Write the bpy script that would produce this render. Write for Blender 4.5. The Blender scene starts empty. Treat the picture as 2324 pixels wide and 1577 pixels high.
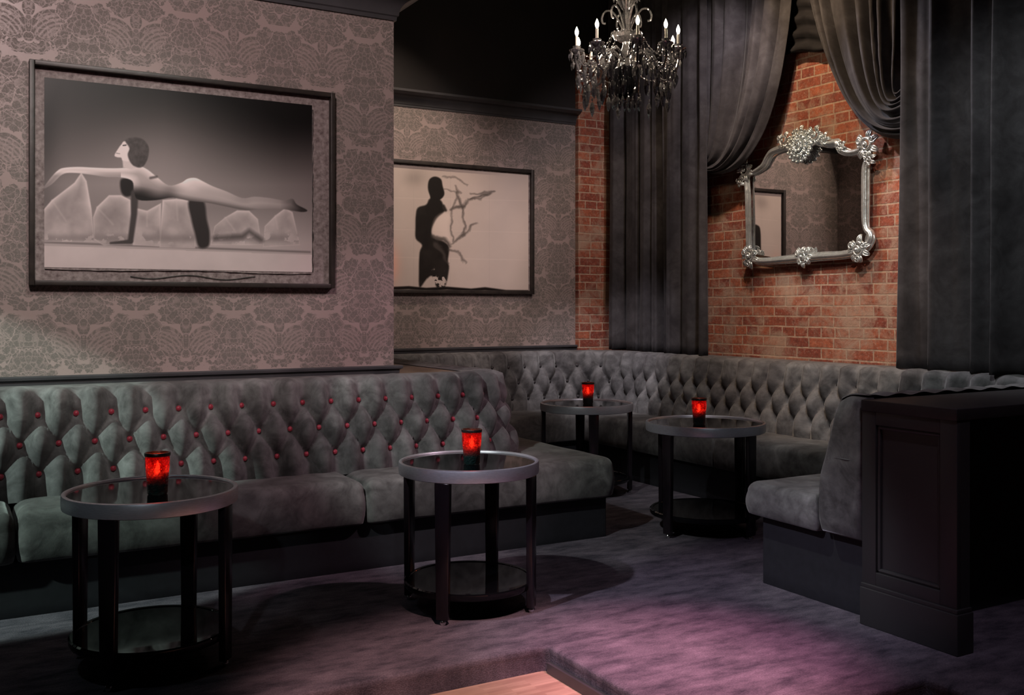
import bpy, bmesh, math, random
import numpy as np
from mathutils import Vector, Matrix, noise as mnoise

random.seed(7)
PI = math.pi
scene = bpy.context.scene
COL = scene.collection
TH = math.radians(29.67)
FOC = 2250.0
HZ = 700.0
CX = 1162.0
EYE = 1.30
FV = (math.sin(TH), math.cos(TH))
RV = (math.cos(TH), -math.sin(TH))

# ---- measurement helpers: a photo pixel on a known world plane gives a world position
def on_y(px, py, Y):
    u = (px - CX) / FOC
    d = Y / (FV[1] + u * RV[1])
    return Vector((d * (FV[0] + u * RV[0]), Y, EYE - (py - HZ) * d / FOC))
def on_x(px, py, X):
    u = (px - CX) / FOC
    d = X / (FV[0] + u * RV[0])
    return Vector((X, d * (FV[1] + u * RV[1]), EYE - (py - HZ) * d / FOC))

# =====================================================================  node helpers
class E:
    nt = None
    def __init__(s, sock): s.s = sock
    @staticmethod
    def m(op, *a, clamp=False):
        n = E.nt.nodes.new('ShaderNodeMath'); n.operation = op; n.use_clamp = clamp
        for i, v in enumerate(a):
            if isinstance(v, E): E.nt.links.new(v.s, n.inputs[i])
            else: n.inputs[i].default_value = v
        return E(n.outputs[0])
    def __add__(s, o): return E.m('ADD', s, o)
    __radd__ = __add__
    def __sub__(s, o): return E.m('SUBTRACT', s, o)
    def __rsub__(s, o): return E.m('SUBTRACT', o, s)
    def __mul__(s, o): return E.m('MULTIPLY', s, o)
    __rmul__ = __mul__
def eabs(a): return E.m('ABSOLUTE', a)
def emax(a, b): return E.m('MAXIMUM', a, b)
def emin(a, b): return E.m('MINIMUM', a, b)
def step_(a, lo, hi):
    n = E.nt.nodes.new('ShaderNodeMapRange'); n.interpolation_type = 'SMOOTHSTEP'
    E.nt.links.new(a.s, n.inputs['Value'])
    n.inputs['From Min'].default_value = lo; n.inputs['From Max'].default_value = hi
    return E(n.outputs[0])
def pingpong(a, sc): return E.m('PINGPONG', a, sc)

def new_mat(name, color=(.5, .5, .5), rough=.5, metal=0, **kw):
    m = bpy.data.materials.new(name); m.use_nodes = True
    b = m.node_tree.nodes['Principled BSDF']
    b.inputs['Base Color'].default_value = (*color, 1)
    b.inputs['Roughness'].default_value = rough
    b.inputs['Metallic'].default_value = metal
    for k, v in kw.items():
        b.inputs[k].default_value = v
    return m
def nd(m, t, **kw):
    n = m.node_tree.nodes.new(t)
    for k, v in kw.items():
        if k in n.inputs: n.inputs[k].default_value = v
        else: setattr(n, k, v)
    return n
def lk(m, a, b): m.node_tree.links.new(a, b)
def bsdf(m): return m.node_tree.nodes['Principled BSDF']
def noise_tex(m, scale, detail=4, rough=.6, vec=None, dist=0):
    n = nd(m, 'ShaderNodeTexNoise')
    n.inputs['Scale'].default_value = scale; n.inputs['Detail'].default_value = detail
    n.inputs['Roughness'].default_value = rough; n.inputs['Distortion'].default_value = dist
    if vec is not None: lk(m, vec, n.inputs['Vector'])
    return n
def pos(m): return nd(m, 'ShaderNodeNewGeometry').outputs['Position']
def scaled(m, v, s):
    n = nd(m, 'ShaderNodeMapping'); n.inputs['Scale'].default_value = s
    lk(m, v, n.inputs['Vector']); return n.outputs[0]
def ramp(m, fac, stops):
    r = nd(m, 'ShaderNodeValToRGB'); cr = r.color_ramp
    while len(cr.elements) < len(stops): cr.elements.new(.5)
    for e, (p, c) in zip(cr.elements, stops):
        e.position = p; e.color = (*c, 1)
    lk(m, fac, r.inputs[0]); return r.outputs[0]
def mixc(m, fac, a, b, mode='MIX'):
    n = nd(m, 'ShaderNodeMix'); n.data_type = 'RGBA'; n.blend_type = mode
    for v, i in ((fac, 0), (a, 6), (b, 7)):
        if isinstance(v, (int, float)): n.inputs[i].default_value = v
        elif isinstance(v, tuple): n.inputs[i].default_value = (*v, 1)
        else: lk(m, v, n.inputs[i])
    return n.outputs[2]
def bump(m, h, strength, dist=.01):
    n = nd(m, 'ShaderNodeBump'); n.inputs['Strength'].default_value = strength; n.inputs['Distance'].default_value = dist
    lk(m, h, n.inputs['Height']); lk(m, n.outputs[0], bsdf(m).inputs['Normal'])

# =====================================================================  materials
M = {}
def noisy(name, c1, c2, scale, rough=.6, metal=0, bmp=0, stretch=None, detail=5, **kw):
    m = new_mat(name, c1, rough, metal, **kw)
    v = pos(m)
    if stretch: v = scaled(m, v, stretch)
    n = noise_tex(m, scale, detail, .6, v)
    lk(m, ramp(m, n.outputs[0], [(.3, c1), (.72, c2)]), bsdf(m).inputs['Base Color'])
    if bmp: bump(m, n.outputs[0], bmp)
    M[name] = m
    return m

def make_velvet(name, c1, c2, sheen=.5, tint=(1, 1, 1)):
    m = new_mat(name, c1, .85)
    v = pos(m)
    n1 = noise_tex(m, 5.5, 6, .62, v, 1.4)
    n2 = noise_tex(m, 22, 4, .6, v, .5)
    mx = nd(m, 'ShaderNodeMath'); mx.operation = 'MULTIPLY_ADD'
    lk(m, n2.outputs[0], mx.inputs[0]); mx.inputs[1].default_value = .45; lk(m, n1.outputs[0], mx.inputs[2])
    n0 = noise_tex(m, 2.1, 3, .55, v, .8)  # broad random nap tone, also standing in for velvet highlights
    lk(m, mixc(m, 1.0, ramp(m, mx.outputs[0], [(.55, c1), (.95, c2)]), ramp(m, n0.outputs[0], [(.36, (.62, .60, .62)), (.66, (1.3, 1.3, 1.3))]), 'MULTIPLY'), bsdf(m).inputs['Base Color'])
    b = bsdf(m)
    b.inputs['Sheen Weight'].default_value = sheen; b.inputs['Sheen Roughness'].default_value = .35
    b.inputs['Sheen Tint'].default_value = (*tint, 1)
    b.inputs['Specular IOR Level'].default_value = .25
    n3 = noise_tex(m, 260, 2, .5, v)
    bump(m, n3.outputs[0], .12, .004)
    M[name] = m
make_velvet('velvet', (.075, .073, .074), (.20, .198, .200), .30)
make_velvet('velvet_seat', (.075, .073, .072), (.20, .20, .195), .3)
make_velvet('drape_dark', (.010, .009, .010), (.020, .018, .020), .08)
make_velvet('drape', (.034, .031, .033), (.062, .058, .062), .12)

def make_wallpaper(name, axis):
    m = new_mat(name, (.3, .27, .26), .5)
    E.nt = m.node_tree
    p = nd(m, 'ShaderNodeSeparateXYZ'); lk(m, pos(m), p.inputs[0])
    h = E(p.outputs[0 if axis == 'x' else 1]); z = E(p.outputs[2])
    W, H = .49, .618
    # mirrored coordinate (period W about the fan column at 0.585)
    hx = pingpong(h - .585 + 10 * W, W / 2)
    # symmetric noise for ornate edges
    cmb = nd(m, 'ShaderNodeCombineXYZ')
    zz = E.m('MODULO', z + 10 * H, H)
    m.node_tree.links.new(hx.s, cmb.inputs[0]); m.node_tree.links.new(z.s, cmb.inputs[1])
    nz = noise_tex(m, 26, 3, .6, cmb.outputs[0])
    sp = nd(m, 'ShaderNodeSeparateColor'); lk(m, nz.outputs['Color'], sp.inputs[0])
    dx = (E(sp.outputs[0]) - .5) * .075
    dz = (E(sp.outputs[1]) - .5) * .075
    n2 = E(noise_tex(m, 70, 2, .5, cmb.outputs[0]).outputs[0])
    def ell(x, y, cx, cy, a, b, rot=0):
        X = x - cx; Y = y - cy
        if rot:
            c, s = math.cos(rot), math.sin(rot)
            X, Y = X * c + Y * s, Y * c - X * s
        X = X * (1 / a); Y = Y * (1 / b)
        return 1 - (X * X + Y * Y)
    m1 = None; m2 = None; stripes = None
    for k in range(2):
        x = hx if k == 0 else (W / 2) - hx
        z0 = 1.067 + (0 if k == 0 else H / 2)
        y = E.m('WRAP', z - z0, H * .86, -H * .14)
        xw = x + dx; yw = y + dz
        shp = [ell(xw, yw, 0, .285, .125, .058), ell(xw, yw, 0, .405, .064, .080), ell(xw, yw, .088, .350, .030, .034),
               ell(xw, yw, .066, .205, .056, .046), ell(x, y, 0, .140, .024, .036), ell(x, y, 0, .060, .014, .044),
               ell(x, y, 0, .0, .022, .020), ell(xw, yw, .045, -.048, .046, .026, .5), ell(xw, yw, .165, .15, .036, .050, -.5),
               ell(xw, yw, .150, -.005, .045, .034, .9)]
        fan = ell(x, y, .082, .062, .078, .058, .8)
        ddx = x - .160; ddy = y + .045
        dist = E.m('SQRT', ddx * ddx + ddy * ddy)
        st = E.m('SINE', dist * (2 * PI / .020)) * .5 + .5
        f_in = step_(fan, .08, .2) * st
        stripes = f_in if stripes is None else emax(stripes, f_in)
        for f in shp + [fan]:
            if m1 is None: m1 = f; m2 = E.m('ADD', f * 0.0, -9.0)
            else:
                m2 = emax(m2, emin(m1, f)); m1 = emax(m1, f)
    body = step_(m1 - m2, .06, .24) * step_(m1, -.55, -.30)
    line = step_(eabs(m1 - .50), .0, .06) * .45 + .55
    sc = step_(eabs(n2 - .5), .006, .03) * .40 + .60
    vor = nd(m, 'ShaderNodeTexVoronoi'); vor.feature = 'DISTANCE_TO_EDGE'; vor.inputs['Scale'].default_value = 30
    wv = nd(m, 'ShaderNodeCombineXYZ'); m.node_tree.links.new((hx + dx * .5).s, wv.inputs[0]); m.node_tree.links.new((z + dz * .5).s, wv.inputs[1])
    lk(m, wv.outputs[0], vor.inputs['Vector'])
    vein = step_(E(vor.outputs['Distance']), .02, .09) * .55 + .45
    pat = body * line * sc * vein * (1 - stripes * .62)
    big = noise_tex(m, 1.3, 2, .5, pos(m))
    ground = (.365, .290, .275); ink = (.160, .140, .128)
    c = mixc(m, pat.s, ground, ink)
    c = mixc(m, .25, c, ramp(m, big.outputs[0], [(.3, (.6, .62, .58)), (.7, (1, .85, .88))]), 'MULTIPLY')
    lk(m, c, bsdf(m).inputs['Base Color'])
    r = step_(pat, 0, 1) * .3 + .34
    m.node_tree.links.new(r.s, bsdf(m).inputs['Roughness'])
    bsdf(m).inputs['Specular IOR Level'].default_value = .5
    fine = noise_tex(m, 420, 2, .5, pos(m))
    bump(m, fine.outputs[0], .08, .002)
    M[name] = m
make_wallpaper('wallpaper_x', 'x')
make_wallpaper('wallpaper_y', 'y')

def make_brick(name, axis):
    m = new_mat(name, (.4, .15, .1), .85)
    p = nd(m, 'ShaderNodeSeparateXYZ'); lk(m, pos(m), p.inputs[0])
    c = nd(m, 'ShaderNodeCombineXYZ')
    lk(m, p.outputs[0 if axis == 'x' else 1], c.inputs[0]); lk(m, p.outputs[2], c.inputs[1])
    wob = noise_tex(m, 6, 3, .5, c.outputs[0])
    add = nd(m, 'ShaderNodeVectorMath'); add.operation = 'MULTIPLY_ADD'
    lk(m, wob.outputs['Color'], add.inputs[0]); add.inputs[1].default_value = (.012, .012, 0); lk(m, c.outputs[0], add.inputs[2])
    b = nd(m, 'ShaderNodeTexBrick'); lk(m, add.outputs[0], b.inputs['Vector'])
    b.offset = .5; b.squash = .55; b.squash_frequency = 5
    b.inputs['Scale'].default_value = 1; b.inputs['Brick Width'].default_value = .225; b.inputs['Row Height'].default_value = .0735
    b.inputs['Mortar Size'].default_value = .0065; b.inputs['Mortar Smooth'].default_value = .25
    b.inputs['Color1'].default_value = (.42, .125, .062, 1); b.inputs['Color2'].default_value = (.24, .055, .034, 1)
    b.inputs['Mortar'].default_value = (.50, .35, .25, 1)
    n = noise_tex(m, 26, 6, .7, c.outputs[0])
    col = mixc(m, .7, b.outputs['Color'], ramp(m, n.outputs[0], [(.3, (.28, .26, .30)), (.7, (1.3, 1.2, 1.15))]), 'MULTIPLY')
    patch = noise_tex(m, 3.3, 7, .72, c.outputs[0], .6)
    pf = ramp(m, patch.outputs[0], [(.47, (0, 0, 0)), (.62, (.72, .72, .72))])
    col = mixc(m, pf, col, (.42, .30, .22))
    sm = noise_tex(m, 55, 4, .7, c.outputs[0])
    col = mixc(m, ramp(m, sm.outputs[0], [(.54, (0, 0, 0)), (.68, (.6, .6, .6))]), col, (.45, .30, .24))
    lk(m, col, bsdf(m).inputs['Base Color'])
    inv = nd(m, 'ShaderNodeMath'); inv.operation = 'MULTIPLY_ADD'
    lk(m, b.outputs['Fac'], inv.inputs[0]); inv.inputs[1].default_value = -1.0; lk(m, n.outputs[0], inv.inputs[2])
    bump(m, inv.outputs[0], .7, .010)
    M[name] = m
make_brick('brick_y', 'y')
make_brick('brick_x', 'x')

# carpet
m = new_mat('carpet', (.05, .05, .06), .95)
v = pos(m)
n1 = noise_tex(m, 1.0, 9, .70, scaled(m, v, (5.0, 12, 3)), .1)
n2 = noise_tex(m, 170, 2, .5, v)
c = ramp(m, n1.outputs[0], [(.32, (.038, .036, .048)), (.72, (.185, .158, .188))])
c = mixc(m, .5, c, ramp(m, n2.outputs[0], [(.35, (.6, .6, .6)), (.65, (1.3, 1.3, 1.3))]), 'MULTIPLY')
lk(m, c, bsdf(m).inputs['Base Color']); bump(m, n2.outputs[0], .5, .006)
bsdf(m).inputs['Specular IOR Level'].default_value = .1
M['carpet'] = m
# wood dance floor
m = new_mat('wood_floor', (.4, .25, .18), .4)
v = pos(m)
w = nd(m, 'ShaderNodeTexBrick'); lk(m, v, w.inputs['Vector'])
w.inputs['Brick Width'].default_value = .9; w.inputs['Row Height'].default_value = .09; w.inputs['Mortar Size'].default_value = .0012
w.inputs['Color1'].default_value = (.50, .36, .27, 1); w.inputs['Color2'].default_value = (.40, .27, .20, 1); w.inputs['Mortar'].default_value = (.30, .20, .15, 1)
g = noise_tex(m, 3, 6, .7, scaled(m, v, (1.5, 14, 1)), .6)
lk(m, mixc(m, .6, w.outputs['Color'], ramp(m, g.outputs[0], [(.3, (.6, .5, .5)), (.7, (1.2, 1.15, 1.1))]), 'MULTIPLY'), bsdf(m).inputs['Base Color'])
M['wood_floor'] = m

noisy('black_paint', (.010, .008, .009), (.016, .012, .013), 4, .75, bmp=.02)
noisy('trim_paint', (.040, .040, .044), (.062, .060, .066), 6, .38, bmp=.02)
noisy('ceiling_paint', (.010, .009, .010), (.016, .014, .016), 3, .9)
noisy('base_leatherette', (.012, .012, .016), (.018, .018, .024), 30, .7, bmp=.05)
noisy('panel_paint', (.026, .025, .026), (.034, .033, .034), 3, .5, bmp=.02)
noisy('counter_paint', (.014, .012, .013), (.024, .020, .021), 20, .55)
noisy('ledge_wood', (.050, .030, .020), (.16, .105, .060), 3, .35, stretch=(1, 5, 1), bmp=.05)
noisy('frame_wood', (.014, .011, .010), (.038, .030, .026), 14, .45, bmp=.2)
noisy('mat_paper', (.10, .07, .07), (.34, .29, .28), 38, .7, bmp=.1)
noisy('lacquer', (.008, .006, .008), (.013, .009, .012), 8, .20)
noisy('shelf_lacquer', (.003, .003, .003), (.006, .005, .006), 8, .45, **{'Specular IOR Level': .2})
noisy('black_glass', (.003, .003, .004), (.005, .005, .006), 3, .04, **{'Specular IOR Level': .32})
noisy('rim_metal', (.46, .47, .52), (.58, .59, .66), 50, .38, .55, stretch=(1, 1, 6))
noisy('glide_metal', (.7, .7, .7), (.8, .8, .8), 10, .2, 1)
noisy('silver_leaf', (.62, .66, .65), (.95, .97, .96), 34, .27, .8, bmp=.3, detail=6)
noisy('mirror_glass', (.80, .78, .78), (.86, .84, .84), 2, .015, 1)
noisy('button_red', (.26, .008, .028), (.36, .014, .042), 40, .5, **{'Sheen Weight': .4})
noisy('button_dark', (.025, .022, .024), (.04, .036, .038), 40, .6)
noisy('crystal', (.10, .10, .11), (.55, .53, .55), 90, .05, .6, **{'Specular IOR Level': .9})
noisy('crystal_dark', (.008, .008, .011), (.02, .02, .026), 20, .08, .2, **{'Specular IOR Level': .7})
noisy('candle_wax', (.62, .56, .50), (.8, .74, .66), 20, .4)
noisy('votive_rim', (.012, .008, .008), (.03, .02, .02), 60, .3, bmp=.2)
noisy('piping', (.05, .05, .052), (.10, .10, .10), 30, .7)

def emis(name, color, strength):
    m = new_mat(name, color, .5)
    v = noise_tex(m, 8, 1, .5, pos(m))
    lk(m, ramp(m, v.outputs[0], [(.2, color), (.8, tuple(min(1, c * 1.05) for c in color))]), bsdf(m).inputs['Emission Color'])
    bsdf(m).inputs['Emission Strength'].default_value = strength
    M[name] = m
emis('bulb_glow', (1, .86, .66), 26)
emis('flame_glow', (1, .50, .20), 26)
# votive mosaic glass: glows near the flame height (object space)
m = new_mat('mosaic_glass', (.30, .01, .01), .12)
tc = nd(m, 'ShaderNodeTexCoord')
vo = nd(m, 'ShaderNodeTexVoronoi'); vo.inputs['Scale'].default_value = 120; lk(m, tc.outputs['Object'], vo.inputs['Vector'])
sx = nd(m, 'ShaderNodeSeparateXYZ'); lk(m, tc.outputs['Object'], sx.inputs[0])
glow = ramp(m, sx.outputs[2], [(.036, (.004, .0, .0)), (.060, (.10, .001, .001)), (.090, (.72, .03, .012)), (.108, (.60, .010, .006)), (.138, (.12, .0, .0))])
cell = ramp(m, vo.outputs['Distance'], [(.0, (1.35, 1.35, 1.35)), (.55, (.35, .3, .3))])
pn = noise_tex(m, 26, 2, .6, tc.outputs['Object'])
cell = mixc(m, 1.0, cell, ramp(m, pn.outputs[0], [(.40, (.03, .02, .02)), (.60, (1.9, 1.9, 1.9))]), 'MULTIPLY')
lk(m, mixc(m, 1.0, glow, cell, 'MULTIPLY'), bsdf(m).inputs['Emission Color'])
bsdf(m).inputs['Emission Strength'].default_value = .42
lk(m, ramp(m, sx.outputs[2], [(.035, (.02, .06, .055)), (.08, (.60, .012, .008))]), bsdf(m).inputs['Base Color'])
bump(m, vo.outputs['Distance'], .8, .003)
bsdf(m).inputs['Transmission Weight'].default_value = .5
M['mosaic_glass'] = m
# print: per-vertex tones
m = new_mat('photo_print', (.5, .5, .5), .35)
at = nd(m, 'ShaderNodeAttribute'); at.attribute_name = 'Tone'
lk(m, at.outputs['Color'], bsdf(m).inputs['Base Color'])
M['photo_print'] = m

# =====================================================================  object helpers
def tag(o, label=None, cat=None, group=None, kind=None):
    if label: o['label'] = label
    if cat: o['category'] = cat
    if group: o['group'] = group
    if kind: o['kind'] = kind
    return o
def obj(name, bm, mat, parent=None, smooth=True, angle=38, loc=None):
    me = bpy.data.meshes.new(name)
    if isinstance(bm, tuple):
        me.from_pydata(*bm)
    else:
        bmesh.ops.recalc_face_normals(bm, faces=bm.faces)
        bm.to_mesh(me); bm.free()
    me.update()
    for mm in (mat if isinstance(mat, (list, tuple)) else [mat]):
        me.materials.append(M[mm])
    if smooth and len(me.polygons):
        me.polygons.foreach_set('use_smooth', [True] * len(me.polygons))
        if angle: me.set_sharp_from_angle(angle=math.radians(angle))
    o = bpy.data.objects.new(name, me); COL.objects.link(o)
    if parent: o.parent = parent
    if loc: o.location = loc
    return o
def empty(name, loc, label, cat, group=None, rz=0):
    o = bpy.data.objects.new(name, None); COL.objects.link(o)
    o.location = loc; o.rotation_euler.z = rz; o.empty_display_size = .1
    return tag(o, label, cat, group)
def copy_tree(o, parent=None):
    c = o.copy(); COL.objects.link(c); c.parent = parent
    for ch in list(o.children): copy_tree(ch, c)
    return c

def box(bm, x0, x1, y0, y1, z0, z1, bev=0, mi=0):
    vs = [bm.verts.new((x, y, z)) for x in (x0, x1) for y in (y0, y1) for z in (z0, z1)]
    fs = [bm.faces.new([vs[i] for i in f]) for f in ((0, 1, 3, 2), (4, 6, 7, 5), (0, 4, 5, 1), (2, 3, 7, 6), (0, 2, 6, 4), (1, 5, 7, 3))]
    for f in fs: f.material_index = mi
    if bev:
        es = list({e for f in fs for e in f.edges})
        bmesh.ops.bevel(bm, geom=es, offset=bev, segments=3, profile=.5, affect='EDGES')
def B(): return bmesh.new()
def boxbm(*a, **k):
    bm = B(); box(bm, *a, **k); return bm
def lathe(bm, prof, c=(0, 0, 0), seg=24, mi=0):
    rings = []
    for r, z in prof:
        if r < 1e-5: rings.append([bm.verts.new((c[0], c[1], c[2] + z))])
        else: rings.append([bm.verts.new((c[0] + r * math.cos(2 * PI * i / seg), c[1] + r * math.sin(2 * PI * i / seg), c[2] + z)) for i in range(seg)])
    for a, b in zip(rings, rings[1:]):
        for i in range(seg):
            j = (i + 1) % seg
            if len(a) == 1 and len(b) == 1: continue
            if len(a) == 1: f = bm.faces.new((a[0], b[i], b[j]))
            elif len(b) == 1: f = bm.faces.new((a[i], a[j], b[0]))
            else: f = bm.faces.new((a[i], a[j], b[j], b[i]))
            f.material_index = mi
def tube(bm, pts, r, seg=8, closed=False, flat=1.0):
    pts = [Vector(p) for p in pts]; n = len(pts)
    rs = r if isinstance(r, (list, tuple)) else [r] * n
    rings = []
    up = Vector((0, 0, 1))
    prevn = None
    for i, p in enumerate(pts):
        if closed: t = pts[(i + 1) % n] - pts[i - 1]
        else: t = pts[min(i + 1, n - 1)] - pts[max(i - 1, 0)]
        t.normalize()
        if prevn is None:
            a = t.cross(up)
            if a.length < .1: a = t.cross(Vector((1, 0, 0)))
        else:
            a = prevn - t * prevn.dot(t)
        a.normalize(); prevn = a; b = t.cross(a)
        rings.append([bm.verts.new(p + (a * math.cos(2 * PI * k / seg) + b * math.sin(2 * PI * k / seg) * flat) * rs[i]) for k in range(seg)])
    R = rings + ([rings[0]] if closed else [])
    for a, b in zip(R, R[1:]):
        for k in range(seg):
            bm.faces.new((a[k], a[(k + 1) % seg], b[(k + 1) % seg], b[k]))
    if not closed:
        bm.faces.new(rings[0]); bm.faces.new(rings[-1][::-1])
def catmull(pts, sub=6, closed=False):
    pts = [Vector(p) for p in pts]; n = len(pts); out = []
    rng = range(n) if closed else range(n - 1)
    for i in rng:
        g = (lambda k: pts[k % n]) if closed else (lambda k: pts[max(0, min(n - 1, k))])
        p0, p1, p2, p3 = g(i - 1), g(i), g(i + 1), g(i + 2)
        for s in range(sub):
            t = s / sub
            out.append(.5 * ((2 * p1) + (p2 - p0) * t + (2 * p0 - 5 * p1 + 4 * p2 - p3) * t * t + (3 * p1 - p0 - 3 * p2 + p3) * t ** 3))
    if not closed: out.append(pts[-1])
    return out
def grid_faces(nu, nv, wrap=False):
    f = []
    for i in range(nu - 1):
        for j in range(nv - 1):
            a = i * nv + j
            f.append((a, a + nv, a + nv + 1, a + 1))
    return f

def rounded_outline(corners, seg=6):
    """corners: [(x,y,r)] anticlockwise"""
    out = []; n = len(corners)
    for i, (x, y, r) in enumerate(corners):
        p = Vector((x, y)); a = Vector(corners[i - 1][:2]); b = Vector(corners[(i + 1) % n][:2])
        u = (a - p).normalized(); v = (b - p).normalized()
        if r < 1e-4: out.append(p); continue
        s = p + u * r; e = p + v * r
        for k in range(seg + 1):
            t = k / seg
            out.append(s * (1 - t) ** 2 + p * 2 * t * (1 - t) + e * t * t)
    return out
def slab(corners, z0, z1, r=.05, r0=.012, puff=.012):
    """upholstered slab with softly rounded top edge"""
    nc = len(corners)
    def outline_at(ins):
        P = [Vector(c[:2]) for c in corners]; new = []
        for i in range(nc):
            u = (P[i] - P[i - 1]).normalized(); v = (P[(i + 1) % nc] - P[i]).normalized()
            nu_ = Vector((-u.y, u.x)); nv_ = Vector((-v.y, v.x))
            den = 1 + nu_.dot(nv_)
            q = P[i] + (nu_ + nv_) * (ins / max(den, .2))
            convex = u.x * v.y - u.y * v.x > 0
            rr = corners[i][2]
            rr = max(rr - ins, .003) if convex else max(rr + ins, .003)
            new.append((q.x, q.y, rr))
        return rounded_outline(new)
    base_o = outline_at(0); n0 = len(base_o)
    cnt = [max(1, int((base_o[(i + 1) % n0] - base_o[i]).length / .10)) for i in range(n0)]
    def dense_at(ins):
        o = outline_at(ins); d_ = []
        for i in range(n0):
            a, b = o[i], o[(i + 1) % n0]
            for q in range(cnt[i]): d_.append(a.lerp(b, q / cnt[i]))
        return d_
    n = sum(cnt)
    prof = [(r0, z0), (r0 * .3, z0 + r0 * .3), (0, z0 + r0)]
    for k in range(5):
        zz = z0 + r0 + (z1 - r - z0 - r0) * (k + 1) / 5
        prof.append((-puff * math.sin(PI * (k + 1) / 5) * .8, zz))
    for k in range(1, 7):
        a = k / 6 * PI / 2
        prof.append((r * (1 - math.cos(a)), z1 - r + r * math.sin(a)))
    prof.append((r + .05, z1 + .004))
    bm = B(); rings = []
    for ins, z in prof:
        ring = []
        dense = dense_at(ins)
        for i in range(n):
            q = dense[i]
            wob = (0.004 if r > .02 else 0) * mnoise.noise(Vector((q.x * 5, q.y * 5, z * 6)))
            ring.append(bm.verts.new((q.x, q.y, z + wob)))
        rings.append(ring)
    for a, b in zip(rings, rings[1:]):
        for i in range(n):
            j = (i + 1) % n
            bm.faces.new((a[i], a[j], b[j], b[i]))
    bm.faces.new(rings[-1]); bm.faces.new(rings[0][::-1])
    return bm

# =====================================================================  room shell
YL, YF, XR, XE = 5.30, 7.50, 5.30, 2.235
CEIL = 4.3
def structure(name, bm, mat, **k):
    return tag(obj(name, bm, mat, **k), kind='structure')

bm = B(); box(bm, -3.2, XE, YL, YL + .15, -.1, 2.96); box(bm, -3.2, XE, YL, YL + .15, 2.96, CEIL, mi=1)
structure('wall_left', bm, ['wallpaper_x', 'black_paint'], smooth=False)
bm = B(); box(bm, XE - .15, XE - .001, YL + .15, YF, -.1, 2.96); box(bm, XE - .15, XE - .001, YL + .15, YF, 2.96, CEIL, mi=1)
structure('wall_return', bm, ['wallpaper_y', 'black_paint'], smooth=False)
bm = B(); box(bm, XE - .15, XR + .15, YF, YF + .15, -.1, 2.96); box(bm, XE - .15, XR + .15, YF, YF + .15, 2.96, CEIL, mi=1)
structure('wall_far', bm, ['wallpaper_x', 'black_paint'], smooth=False)
structure('wall_corner', boxbm(4.93, XR - .002, YF - .05, YF - .002, .0, 3.6), 'brick_x', smooth=False)
structure('wall_right', boxbm(XR, XR + .15, -3.2, YF, -.1, CEIL), 'brick_y', smooth=False)
structure('wall_back', boxbm(-3.2, XR + .15, -3.35, -3.2, -.1, CEIL), 'black_paint', smooth=False)
structure('wall_side', boxbm(-3.35, -3.2, -3.35, YL + .15, -.1, CEIL), 'black_paint', smooth=False)
structure('ceiling', boxbm(-3.35, XR + .15, -3.35, YF + .15, CEIL, CEIL + .1), 'ceiling_paint', smooth=False)

# raised carpeted floor with two stepped-down openings
def floor_bm():
    bm = B()
    out = [(-3.2, 3.27, 0), (2.02, 3.27, .04), (2.02, 2.32, 0.02), (3.0, 2.32, .02), (3.0, -3.2, 0), (XR, -3.2, 0), (XR, YF, 0), (-3.2, YF, 0)]
    o = rounded_outline(out, 5)
    n = len(o); nr = []
    prof = [(0, -.0995), (0, -.03), (-.006, -.012), (.0, -.004), (.012, 0)]
    rings = []
    for ins, z in prof:
        ring = []
        for i in range(n):
            t = (o[(i + 1) % n] - o[i]).normalized() + (o[i] - o[i - 1]).normalized()
            t.normalize(); q = o[i] + Vector((-t.y, t.x)) * ins
            ring.append(bm.verts.new((q.x, q.y, z)))
        rings.append(ring)
    for a, b in zip(rings, rings[1:]):
        for i in range(n):
            j = (i + 1) % n; bm.faces.new((a[i], a[j], b[j], b[i]))
    bm.faces.new(rings[-1])
    return bm
structure('floor', floor_bm(), 'carpet', angle=60)
structure('floor_lower', boxbm(-3.2, XR, -3.2, 3.4, -.16, -.1), 'wood_floor', smooth=False)
structure('baseboard_step', boxbm(2.0, 2.0195, -.2, 3.24, -.0995, -.06), 'trim_paint', smooth=False)

# cornices and chair rails
def moulding(bm, a, b, nrm, prof, ext=(0, 0)):
    """prof [(out,z)] swept a->b (2d points), nrm 2d; ends mitred by ext*out"""
    a = Vector(a); b = Vector(b); t = (b - a).normalized(); nrm = Vector(nrm)
    A = []; Bv = []
    for o_, z in prof:
        pa = a + nrm * o_ - t * (ext[0] * o_); pb = b + nrm * o_ + t * (ext[1] * o_)
        A.append(bm.verts.new((pa.x, pa.y, z))); Bv.append(bm.verts.new((pb.x, pb.y, z)))
    n = len(prof)
    for i in range(n):
        j = (i + 1) % n
        bm.faces.new((A[i], A[j], Bv[j], Bv[i]))
    bm.faces.new(A[::-1]); bm.faces.new(Bv)
def cornice_prof(z, s=1.0):
    p = [(0, z)]
    p += [(.012 * s, z), (.014 * s, z + .02 * s), (.022 * s, z + .026 * s)]
    for k in range(9):
        a = k / 8 * PI / 2
        p.append(((.022 + .085 * (1 - math.cos(a))) * s, z + (.03 + .085 * math.sin(a)) * s))
    p += [(.117 * s, z + .120 * s), (.135 * s, z + .135 * s), (.15 * s, z + .14 * s), (.15 * s, z + .165 * s), (0, z + .165 * s)]
    return p
bm = B(); moulding(bm, (-3.2, YL), (XE, YL), (0, -1), cornice_prof(2.955, 1.05), (0, 1))
moulding(bm, (XE, YL), (XE, YF), (1, 0), cornice_prof(2.955, 1.05), (1, 0))
structure('trim_1', bm, 'trim_paint', angle=25)
bm = B(); moulding(bm, (XE, YF), (4.93, YF), (0, -1), cornice_prof(2.955, .75))
structure('trim_2', bm, 'trim_paint', angle=25)
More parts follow.
